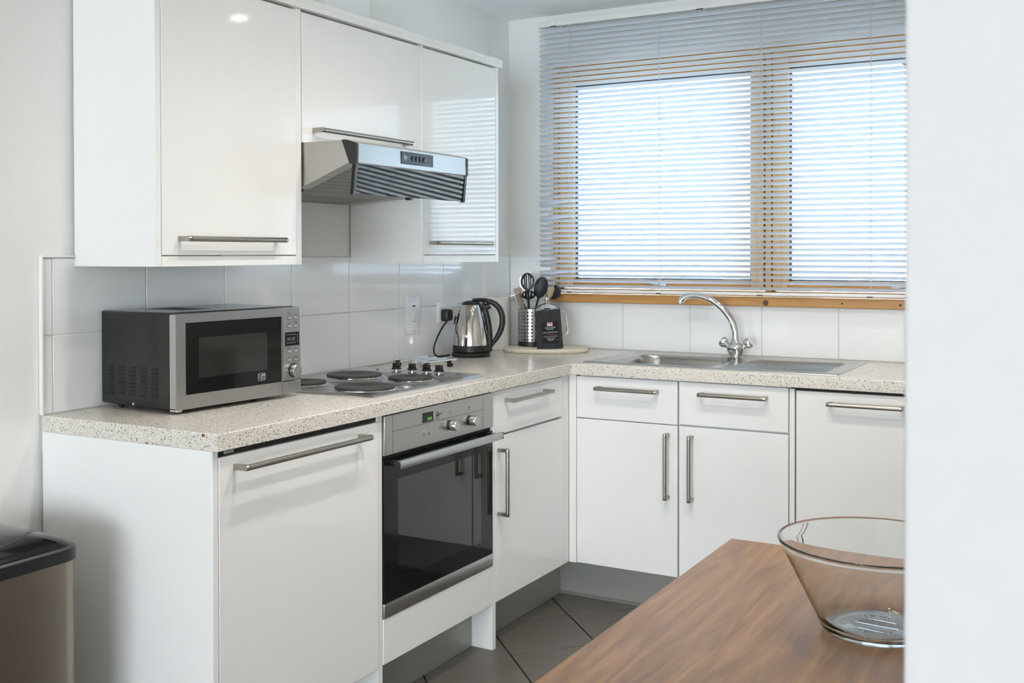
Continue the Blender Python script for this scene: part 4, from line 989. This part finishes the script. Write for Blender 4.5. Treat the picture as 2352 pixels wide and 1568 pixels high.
def bladed(b, c, axis, nrm, w, h, th, cup, n=28, slots=None):
    """oval blade centred c, long axis, face normal nrm; cup = dish depth; slots = list of (offset, half length)"""
    a = Vector(axis).normalized(); nn = (Vector(nrm) - a * Vector(nrm).dot(a)).normalized(); s_ = a.cross(nn)
    ny, nx_ = 26, 22
    def inside(u_, v_):
        if u_ * u_ + v_ * v_ > 1: return False
        if slots:
            for o_, hl, hw in slots:
                if abs(u_ - o_) < hw and abs(v_) < hl: return False
        return True
    # warp a square grid onto the disc
    G = {}
    def gv(i, j, k):
        if (i, j, k) not in G:
            x = -1 + 2 * i / nx_; y = -1 + 2 * j / ny
            u_, v_ = x * sqrt(1 - y * y / 2), y * sqrt(1 - x * x / 2)
            z = cup * (u_ * u_ + v_ * v_ - 1) + (th if k else 0)
            G[(i, j, k)] = b.verts.new(Vector(c) + s_ * (u_ * w) + a * (v_ * h) + nn * z)
        return G[(i, j, k)]
    ok = lambda i, j: 0 <= i < nx_ and 0 <= j < ny and not (slots and any(abs(-1 + 2 * (i + .5) / nx_ - o_) < hw and abs(-1 + 2 * (j + .5) / ny) < hl for o_, hl, hw in slots))
    for i in range(nx_):
        for j in range(ny):
            if not ok(i, j): continue
            b.faces.new((gv(i, j, 1), gv(i + 1, j, 1), gv(i + 1, j + 1, 1), gv(i, j + 1, 1)))
            b.faces.new((gv(i, j, 0), gv(i, j + 1, 0), gv(i + 1, j + 1, 0), gv(i + 1, j, 0)))
            for di, dj, p, q in ((-1, 0, (i, j + 1), (i, j)), (1, 0, (i + 1, j), (i + 1, j + 1)), (0, -1, (i, j), (i + 1, j)), (0, 1, (i + 1, j + 1), (i, j + 1))):
                if not ok(i + di, j + dj): b.faces.new((gv(*p, 0), gv(*q, 0), gv(*q, 1), gv(*p, 1)))
FY = Vector((0, -1, 0))
# slotted spoon
t_ = UT('slotted_spoon', 'black nylon slotted spoon, tallest tool in the steel pot')
h0, h1 = ux(330, 285, 0.008), Vector((-0.004, 0.012, 0.012)); ax = (h0 - h1).normalized()
b = NB(); bladed(b, h0, ax, FY, 0.0290, 0.0375, 0.0025, 0.005, slots=[(-0.64, 0.36, 0.085), (-0.32, 0.66, 0.085), (0.0, 0.82, 0.085), (0.32, 0.66, 0.085), (0.64, 0.36, 0.085)]); part('head', b, 'nylon', t_, local=True)
b = NB(); tube(b, [h1, h1.lerp(h0, 0.6), h0 - ax * 0.034], [0.0065, 0.007, 0.009], 10, flat=0.6); part('stem', b, 'nylon', t_, local=True)
# slotted turner in front, tilted towards us
t_ = UT('slotted_server', 'short black nylon slotted server in front of the slotted spoon')
h0, h1 = ux(345, 515, -0.034), Vector((-0.010, -0.012, 0.012)); ax = (h0 - h1).normalized()
b = NB(); bladed(b, h0, Vector((0.05, -0.75, 0.55)), Vector((0, -0.55, -0.75)), 0.0290, 0.0310, 0.0025, 0.004, slots=[(-0.60, 0.5, 0.09), (-0.2, 0.75, 0.09), (0.2, 0.75, 0.09), (0.6, 0.5, 0.09)]); part('head', b, 'nylon', t_, local=True)
b = NB(); tube(b, [h1, h1.lerp(h0, 0.7), h0 + Vector((0, 0.012, -0.006))], [0.007, 0.0085, 0.008], 10, flat=0.6); part('stem', b, 'nylon', t_, local=True)
# solid spoon
t_ = UT('solid_spoon', 'black nylon solid spoon leaning right beside the slotted spoon')
h0, h1 = ux(570, 385, -0.010), Vector((-0.012, -0.004, 0.012)); ax = (h0 - ux(480, 760, -0.006)).normalized()
b = NB(); bladed(b, h0, ax, FY, 0.0290, 0.0455, 0.0028, -0.009); part('head', b, 'nylon', t_, local=True)
b = NB(); tube(b, catmull([h1, ux(480, 760, -0.006), h0 - ax * 0.043], 4), [0.0065] * 4 + [0.0075] * 4 + [0.011], 10, flat=0.6); part('stem', b, 'nylon', t_, local=True)
# ladle
t_ = UT('ladle', 'black nylon ladle with deep round bowl leaning furthest right in the pot')
c_ = ux(795, 475, 0.022); R_ = 0.0325; dn = Vector((-0.80, -0.10, 0.28)).normalized(); _, s1, s2 = frame_dirs(dn); b = NB()
for k_, off in ((1.0, 0), (0.92, 1)):
    prev = None
    for i in range(9):
        th = pi / 2 * i / 8; rr_ = R_ * k_ * cos(th); zz_ = -R_ * k_ * sin(th)
        cur = [b.verts.new(c_ + dn * zz_)] if rr_ < 1e-5 else ring(b, c_ + dn * zz_, s1, s2, rr_, rr_, 28)
        if prev:
            if len(cur) == 1:
                for q in range(28): b.faces.new((prev[q], prev[(q + 1) % 28], cur[0]))
            else: bridge(b, prev, cur)
        else: edge = cur if off == 0 else bridge(b, edge, cur) and cur
        prev = cur
part('bowl', b, 'nylon', t_, local=True, ang=70)
b = NB(); tube(b, catmull([Vector((-0.012, 0.022, 0.012)), Vector((0.044, 0.022, 0.150)), Vector((0.061, 0.021, 0.178)), Vector((0.080, 0.020, 0.204))], 4), 0.0052, 10, flat=0.7); part('stem', b, 'nylon', t_, local=True)
# wooden spoon
t_ = UT('wooden_spoon', 'pale wooden spoon standing in front of the ladle bowl')
h0 = ux(745, 475, -0.004); ax = (ux(780, 380, 0) - ux(655, 700, 0)).normalized()
b = NB(); bladed(b, h0, ax, Vector((0.75, -0.6, 0.1)), 0.0170, 0.0260, 0.006, -0.004); part('head', b, 'spoonwood', t_, local=True)
b = NB(); tube(b, catmull([Vector((0.006, 0.002, 0.010)), Vector((0.046, -0.001, 0.156)), ux(655, 695, -0.004), h0 - ax * 0.015], 4), [0.0055] * 8 + [0.007] * 4 + [0.009], 10); part('stem', b, 'spoonwood', t_, local=True)
# wooden spatula
t_ = UT('wooden_spatula', 'greyish flat wooden spatula leaning left in the steel pot')
b = NB(); c0, c1, c2 = Vector((-0.006, 0.004, 0.010)), ux(245, 790, 0.004), ux(130, 400, 0.004); ax = (c2 - c1).normalized(); s_ = Vector((ax.z, 0, -ax.x))
P_ = [c2 - s_ * 0.0150 - ax * 0.004, c2 - s_ * 0.0110, c2 + s_ * 0.0150 - ax * 0.001, c2 + s_ * 0.0185 - ax * 0.006, c1 + ax * 0.030 + s_ * 0.0125, c1 + s_ * 0.0075, c0 + s_ * 0.006, c0 - s_ * 0.006, c1 - s_ * 0.0075, c1 + ax * 0.030 - s_ * 0.0125]
prism(b, [(p.x, p.z) for p in P_], lambda u_, v_, d_: Vector((u_, d_, v_)), 0.0015, 0.0065); part('blade', b, 'greywood', t_, local=True, ang=25)
# steel turner behind
t_ = UT('steel_turner', 'grey steel turner blade showing behind the slotted spoon')
b = NB(); P_ = [ux(185, 215), ux(375, 100), ux(392, 140), ux(400, 400), ux(300, 470), ux(190, 400)]
prism(b, [(p.x, p.z) for p in P_], lambda u_, v_, d_: Vector((u_, d_, v_)), 0.0300, 0.0312); part('blade', b, 'steel', t_, local=True, ang=25)
b = NB(); tube(b, [Vector((-0.002, 0.034, 0.010)), Vector((-0.010, 0.033, 0.15)), ux(290, 430, 0.0316)], [0.005, 0.004, 0.004], 10, flat=0.6); part('stem', b, 'steel', t_, local=True)
# steel masher: plate edge-on with two wires
t_ = UT('potato_masher', 'steel potato masher with plate seen edge-on, leftmost in the pot')
b = NB(); P0, P1 = ux(0, 560, -0.012), ux(200, 478, -0.012); d_ = (P1 - P0).normalized(); n2 = Vector((-d_.z, 0, d_.x))
loft(b, [[P0 + d_ * t + n2 * z + Vector((0, y, 0)) for t, y in rrect(0.0, (P1 - P0).length, -0.010, 0.010, 0.007, 5)] for z in (0, 0.0018)]); part('plate', b, 'steel', t_, local=True)
for q, e_ in ((ux(62, 548, -0.012), ux(190, 790, -0.012)), (ux(180, 500, -0.012), ux(290, 760, -0.012))):
    b = NB(); tube(b, catmull([q, q.lerp(e_, 0.5), e_, Vector((0.002, -0.012, 0.06))], 4), 0.0032, 8); part('wire', b, 'chrome', t_, local=True)
b = NB(); tube(b, [Vector((0.002, -0.012, 0.012)), Vector((0.001, -0.012, 0.075))], 0.007, 10); part('grip', b, 'black', t_, local=True)

# ---- cafetiere
CF = Vector((0.2955, -0.2125, BZ)); cf = thing('cafetiere', 'glass cafetiere with chrome lid and handle behind the coffee bag', 'coffee maker', CF, UA)
b = NB(); lathe(b, [(0.0, 0.003), (0.0395, 0.003), (0.0410, 0.006), (0.0410, 0.158), (0.0425, 0.162)], (0, 0), 44); part('glass_jug', b, 'thin_glass', cf, local=True, ang=60)
b = NB(); lathe(b, [(0, 0.0), (0.0420, 0.0), (0.0430, 0.002), (0.0430, 0.012), (0.0418, 0.012), (0.0418, 0.002)], (0, 0), 44); part('foot_ring', b, 'chrome', cf, local=True)
b = NB(); lathe(b, [(0.0430, 0.140), (0.0430, 0.154), (0.0416, 0.154), (0.0416, 0.140), (0.0430, 0.140)], (0, 0), 44); part('collar', b, 'chrome', cf, local=True)
b = NB(); lathe(b, [(0.0405, 0.158), (0.0440, 0.1625), (0.0452, 0.1645), (0.0435, 0.1665), (0.0330, 0.1760), (0.0200, 0.1820), (0.0060, 0.1845), (0.0030, 0.1855), (0, 0.1855)], (0, 0), 44); ld = part('lid', b, 'chrome', cf, local=True, ang=50)
b = NB(); lathe(b, [(0.0030, 0.1852), (0.0026, 0.1890), (0.0050, 0.1905), (0.0095, 0.1940), (0.0115, 0.2000), (0.0100, 0.2055), (0.0055, 0.2090), (0, 0.2100)], (0, 0), 28); part('plunger_knob', b, 'chrome', cf, local=True, ang=60)
for s_ in (-1, 1):
    b = NB(); tube(b, catmull([(0.0425, 0.004 * s_, 0.147), (0.070, 0.004 * s_, 0.146), (0.077, 0.004 * s_, 0.139), (0.0825, 0.004 * s_, 0.105), (0.0865, 0.004 * s_, 0.070), (0.084, 0.004 * s_, 0.060), (0.070, 0.004 * s_, 0.050), (0.0425, 0.004 * s_, 0.044)], 4), 0.0030, 10); part('handle', b, 'chrome', cf, local=True)

# ---- coffee bag: stands in front of the cafetiere
CB = Vector((0.3445, -0.2755, BZ)); bgt = thing('coffee_bag', 'matt black coffee bag with printed label in front of the cafetiere', 'coffee bag', CB, UA, rx=radians(-3), ry=radians(-4.2))
b = NB(); prof = [(0.0, 0.0535, 0.0300, 0.0), (0.004, 0.0535, 0.0305, 0.0), (0.04, 0.0532, 0.029, 0.0005), (0.08, 0.0530, 0.024, 0.0005), (0.115, 0.0528, 0.014, 0.0), (0.136, 0.0527, 0.0050, 0.0), (0.141, 0.0526, 0.0036, 0.0), (0.1605, 0.0525, 0.0026, 0.0)]
loft(b, [[Vector((x_, y_, z_)) for x_, y_ in ((-w_, f_), (-w_ * 0.5, f_), (0, f_), (w_ * 0.5, f_), (w_, f_), (w_ * 0.92, f_ + d_ * 0.6), (w_ * 0.4, f_ + d_), (-w_ * 0.4, f_ + d_), (-w_ * 0.92, f_ + d_ * 0.6))] for z_, w_, d_, f_ in prof]); part('pouch', b, 'bag', bgt, local=True, ang=30)
b = NB(); box(b, -0.0524, 0.0524, -0.0008, 0.0004, 0.1325, 0.1340); part('zip_seam', b, 'label_black', bgt, local=True)
lb = lslab('label', bgt, 'label_black', -0.0290, 0.0400, -0.0007, 0.0006, 0.0230, 0.1130, 0.0)
RT, UPV = (1, 0, 0), (0, 0, 1); LX = 0.0055
def lt(s, size, z, m, x=LX, al='CENTER'): part('label_print', text_bm(s, size, (x, -0.0010, z), RT, UPV, al, ex=0.0001), m, lb, local=True, smooth=False)
lt('ARGYLL COFFEE', 0.0058, 0.0870, 'print_white'); lt('ROASTERS', 0.0058, 0.0805, 'print_white'); lt("ARGYLL'S SECRET ROAST", 0.0053, 0.0680, 'print_white')
def rows_of(z, w, m, seed, hgt=0.0014, x=LX):
    rnd = random.Random(seed); b = NB(); p = -w / 2
    while p < w / 2 - 0.001:
        q = min(w / 2, p + rnd.uniform(0.0025, 0.006)); box(b, x + p, x + q, -0.0011, -0.0008, z - hgt / 2, z + hgt / 2); p = q + 0.0009
    part('small_print', b, m, lb, local=True, smooth=False)['kind'] = 'stuff'
rows_of(0.0610, 0.034, 'print_red', 1)
for k, (z, w) in enumerate(((0.0535, 0.058), (0.0510, 0.060), (0.0485, 0.056), (0.0460, 0.034), (0.0405, 0.033), (0.0355, 0.022))): rows_of(z, w, 'print_grey' if k < 4 else 'print_white', 10 + k)
rows_of(0.0345, 0.004, 'print_white', 30, x=0.034)
b = NB(); box(b, LX - 0.0105, LX + 0.0105, -0.0010, -0.0008, 0.0935, 0.1080); em = part('emblem', b, 'print_white', lb, local=True)
b = NB(); box(b, LX - 0.0080, LX + 0.0080, -0.0012, -0.0010, 0.1015, 0.1068); part('emblem_roof', b, 'print_red', em, local=True)
b = NB(); box(b, LX - 0.0012, LX + 0.0012, -0.0012, -0.0010, 0.0910, 0.0985); part('emblem_stem', b, 'print_red', em, local=True)
for x in (-0.0055, 0.0055):
    b = NB(); lathe(b, [(0, 0.0), (0.0017, 0.0), (0.0017, -0.0003)], n=14, axis=(0, -1, 0), org=(LX + x, -0.0012, 0.0965)); part('emblem_dot', b, 'print', em, local=True)

# ================================================================== SWITCH AND SOCKET
sw = thing('cooker_switch', 'tall white cooker switch with red neon on the wall tiles', 'switch', (0.0, -0.762, 1.063))
def yz_plate(nm, par, m, y0, y1, z0, z1, x0, x1, r, ins=0.003, **kw):
    b = NB(); loft(b, [[Vector((x_, p[0], p[1])) for p in rrect(y0 + i_, y1 - i_, z0 + i_, z1 - i_, max(0.0008, r - i_ * 0.5), 4)] for x_, i_ in ((x0, 0), (x1 - ins * 0.7, 0), (x1, ins))]); return part(nm, b, m, par, **kw)
fp_ = yz_plate('faceplate', sw, 'plastic', -0.805, -0.719, 0.990, 1.136, 0.0003, 0.0095, 0.008, 0.004)
yz_plate('neon', sw, 'red', -0.7730, -0.7550, 1.0960, 1.1020, 0.009, 0.0102, 0.001, 0.0004)
yz_plate('rocker', sw, 'plastic', -0.7720, -0.7540, 1.0600, 1.0820, 0.009, 0.0150, 0.001, 0.001)
yz_plate('rocker_tip', sw, 'plastic', -0.7720, -0.7540, 1.0600, 1.0650, 0.0148, 0.0185, 0.001, 0.001)
for z in (1.1265, 1.0010):
    b = NB(); box(b, 0.0094, 0.0098, -0.7645, -0.7620, z - 0.003, z + 0.003); part('screw', b, 'print', sw)
for z, w in ((1.0875, 0.004), (1.0515, 0.004), (1.0390, 0.017)):
    b = NB(); box(b, 0.0094, 0.0097, -0.763 - w / 2, -0.763 + w / 2, z - 0.0012, z + 0.0012); part('print', b, 'print_grey', sw)
sc = thing('double_socket', 'white double wall socket behind the kettle plug', 'socket', (0.0, -0.518, 1.063))
fp2 = yz_plate('faceplate', sc, 'plastic', -0.592, -0.446, 1.021, 1.107, 0.0003, 0.0095, 0.006, 0.003)
for cy in (-0.558, -0.482):
    b = NB(); box(b, 0.0092, 0.0135, cy - 0.006 + 0.02, cy + 0.006 + 0.02, 1.084, 1.098, 0.001, 1); part('rocker', b, 'plastic', sc)
for y, z, w, h_ in ((-0.482, 1.0730, 0.0022, 0.0040), (-0.493, 1.0525, 0.0032, 0.0022), (-0.471, 1.0525, 0.0032, 0.0022)):
    b = NB(); box(b, 0.0090, 0.0098, y - w, y + w, z - h_, z + h_); part('pin_hole', b, 'slot', sc)
b = NB(); box(b, 0.0094, 0.0097, -0.5475, -0.5425, 1.0995, 1.1005); part('print', b, 'print_grey', sc)

# ================================================================== FLOOR AND FOREGROUND
bn = thing('pedal_bin', 'brushed steel kitchen bin with domed black lid against the end panel', 'bin', (0.19, -2.82, 0))
BX = (0.028, 0.358); BYY = (-3.06, -2.566); rc = 0.045
def ringz(z, i_, r_): return [Vector((p[0], p[1], z)) for p in rrect(BX[0] + i_, BX[1] - i_, BYY[0] + i_, BYY[1] - i_, r_, 8)]
b = NB(); loft(b, [ringz(0.0, 0.004, rc), ringz(0.03, 0.004, rc)]); part('base', b, 'black', bn, ang=50)
b = NB(); loft(b, [ringz(0.03, 0.001, rc), ringz(0.622, 0.001, rc)]); part('body', b, 'binsteel', bn, ang=50)
b = NB(); loft(b, [ringz(0.6222, 0.0, rc), ringz(0.6235, -0.002, rc), ringz(0.650, -0.002, rc), ringz(0.6545, 0.002, rc)]); part('rim', b, 'black', bn, ang=40)
b = NB(); loft(b, [ringz(0.6535, 0.005, rc), ringz(0.658, 0.007, rc), ringz(0.668, 0.020, rc), ringz(0.678, 0.042, rc), ringz(0.6855, 0.072, rc), ringz(0.690, 0.110, rc), ringz(0.6912, 0.145, 0.02)]); part('lid', b, 'black_gloss', bn, ang=50)
b = NB(); loft(b, [[Vector((p[0], p[1], z)) for p in rrect(0.356, 0.395, -2.87, -2.75, 0.01, 4)] for z in (0.012, 0.022)]); part('pedal', b, 'steel', bn)

tb_ = thing('breakfast_table', 'oiled wooden breakfast table top along the partition wall', 'table', (1.99, -2.85, 0))
TX0, TX1, TY0, TY1, TZ = 1.722, 2.266, -3.50, -2.178, 0.75
slab('top', tb_, 'table', TX0, TX1, TY0, TY1, TZ - 0.030, TZ, 0.002)
for x in (TX0 + 0.03, TX1 - 0.08):
    for y in (TY0 + 0.04, TY1 - 0.09): slab('leg', tb_, 'table', x, x + 0.05, y, y + 0.05, 0.0, TZ - 0.0305, 0.003)
slab('apron', tb_, 'table', TX0 + 0.04, TX0 + 0.06, TY0 + 0.0905, TY1 - 0.0905, TZ - 0.10, TZ - 0.0305)
slab('apron', tb_, 'table', TX1 - 0.07, TX1 - 0.05, TY0 + 0.0905, TY1 - 0.0905, TZ - 0.10, TZ - 0.0305)

b = NB(); th = 0.0032; zc = TZ + 0.0003
outer = [(0.0, 0.0), (0.066, 0.0), (0.0745, 0.0016), (0.0785, 0.006), (0.0810, 0.012)]
for k in range(1, 9): outer.append((0.0810 + (0.1392 - 0.0810) * k / 8, 0.012 + (0.128 - 0.012) * k / 8))
rim_ = [(0.1402, 0.1305), (0.1398, 0.1322), (0.1382, 0.1328), (0.1366, 0.1318)]
inner = [(0.1392 - (0.1392 - 0.0790) * k / 8 - th, 0.128 - (0.128 - 0.014) * k / 8) for k in range(0, 9)]
base = [(0.070, 0.0095), (0.060, 0.0082), (0.030, 0.0082), (0.0, 0.0082)]
lathe(b, [(r_, zc + z_) for r_, z_ in outer + rim_ + inner + base], (2.068, -2.574), 96)
single('glass_bowl', b, 'glass', 'clear glass fruit bowl with flared sides standing on the wooden table', 'bowl', (2.068, -2.574, TZ), ang=60)

# ================================================================== CEILING DOWNLIGHTS
def downlight(x, y, lab, watts, angle=120):
    t = thing('downlight', lab, 'downlight', (x, y, CEIL - 0.012), group='recessed ceiling downlights')
    b = NB(); lathe(b, [(0.030, CEIL - 0.0005), (0.045, CEIL - 0.0005), (0.046, CEIL - 0.004), (0.040, CEIL - 0.008), (0.031, CEIL - 0.006), (0.030, CEIL - 0.0005)], (x, y), 32); part('bezel', b, 'trim', t)
    b = NB(); lathe(b, [(0, CEIL - 0.0040), (0.029, CEIL - 0.0040), (0.029, CEIL - 0.0008)], (x, y), 24); part('lens', b, 'lamp', t)
    l = bpy.data.lights.new('downlight_beam', 'SPOT'); l.energy = watts; l.color = (1.0, 0.945, 0.87); l.spot_size = radians(angle); l.spot_blend = 1.0; l.shadow_soft_size = 0.04
    o = bpy.data.objects.new('downlight_beam', l); COL.objects.link(o); o.parent = t; o.location = (0, 0, -0.004)
downlight(1.578, -0.656, 'recessed ceiling downlight over the sink', 9)
for x_, y_, lab in ((1.12, -1.62, 'recessed ceiling downlight between the hob and the sink cupboards'), (1.12, -2.22, 'recessed ceiling downlight in front of the microwave'),
                    (1.72, -1.62, 'recessed ceiling downlight between the sink and the table end'), (1.72, -2.22, 'recessed ceiling downlight over the far end of the table')):
    downlight(x_, y_, lab, 18, 150)
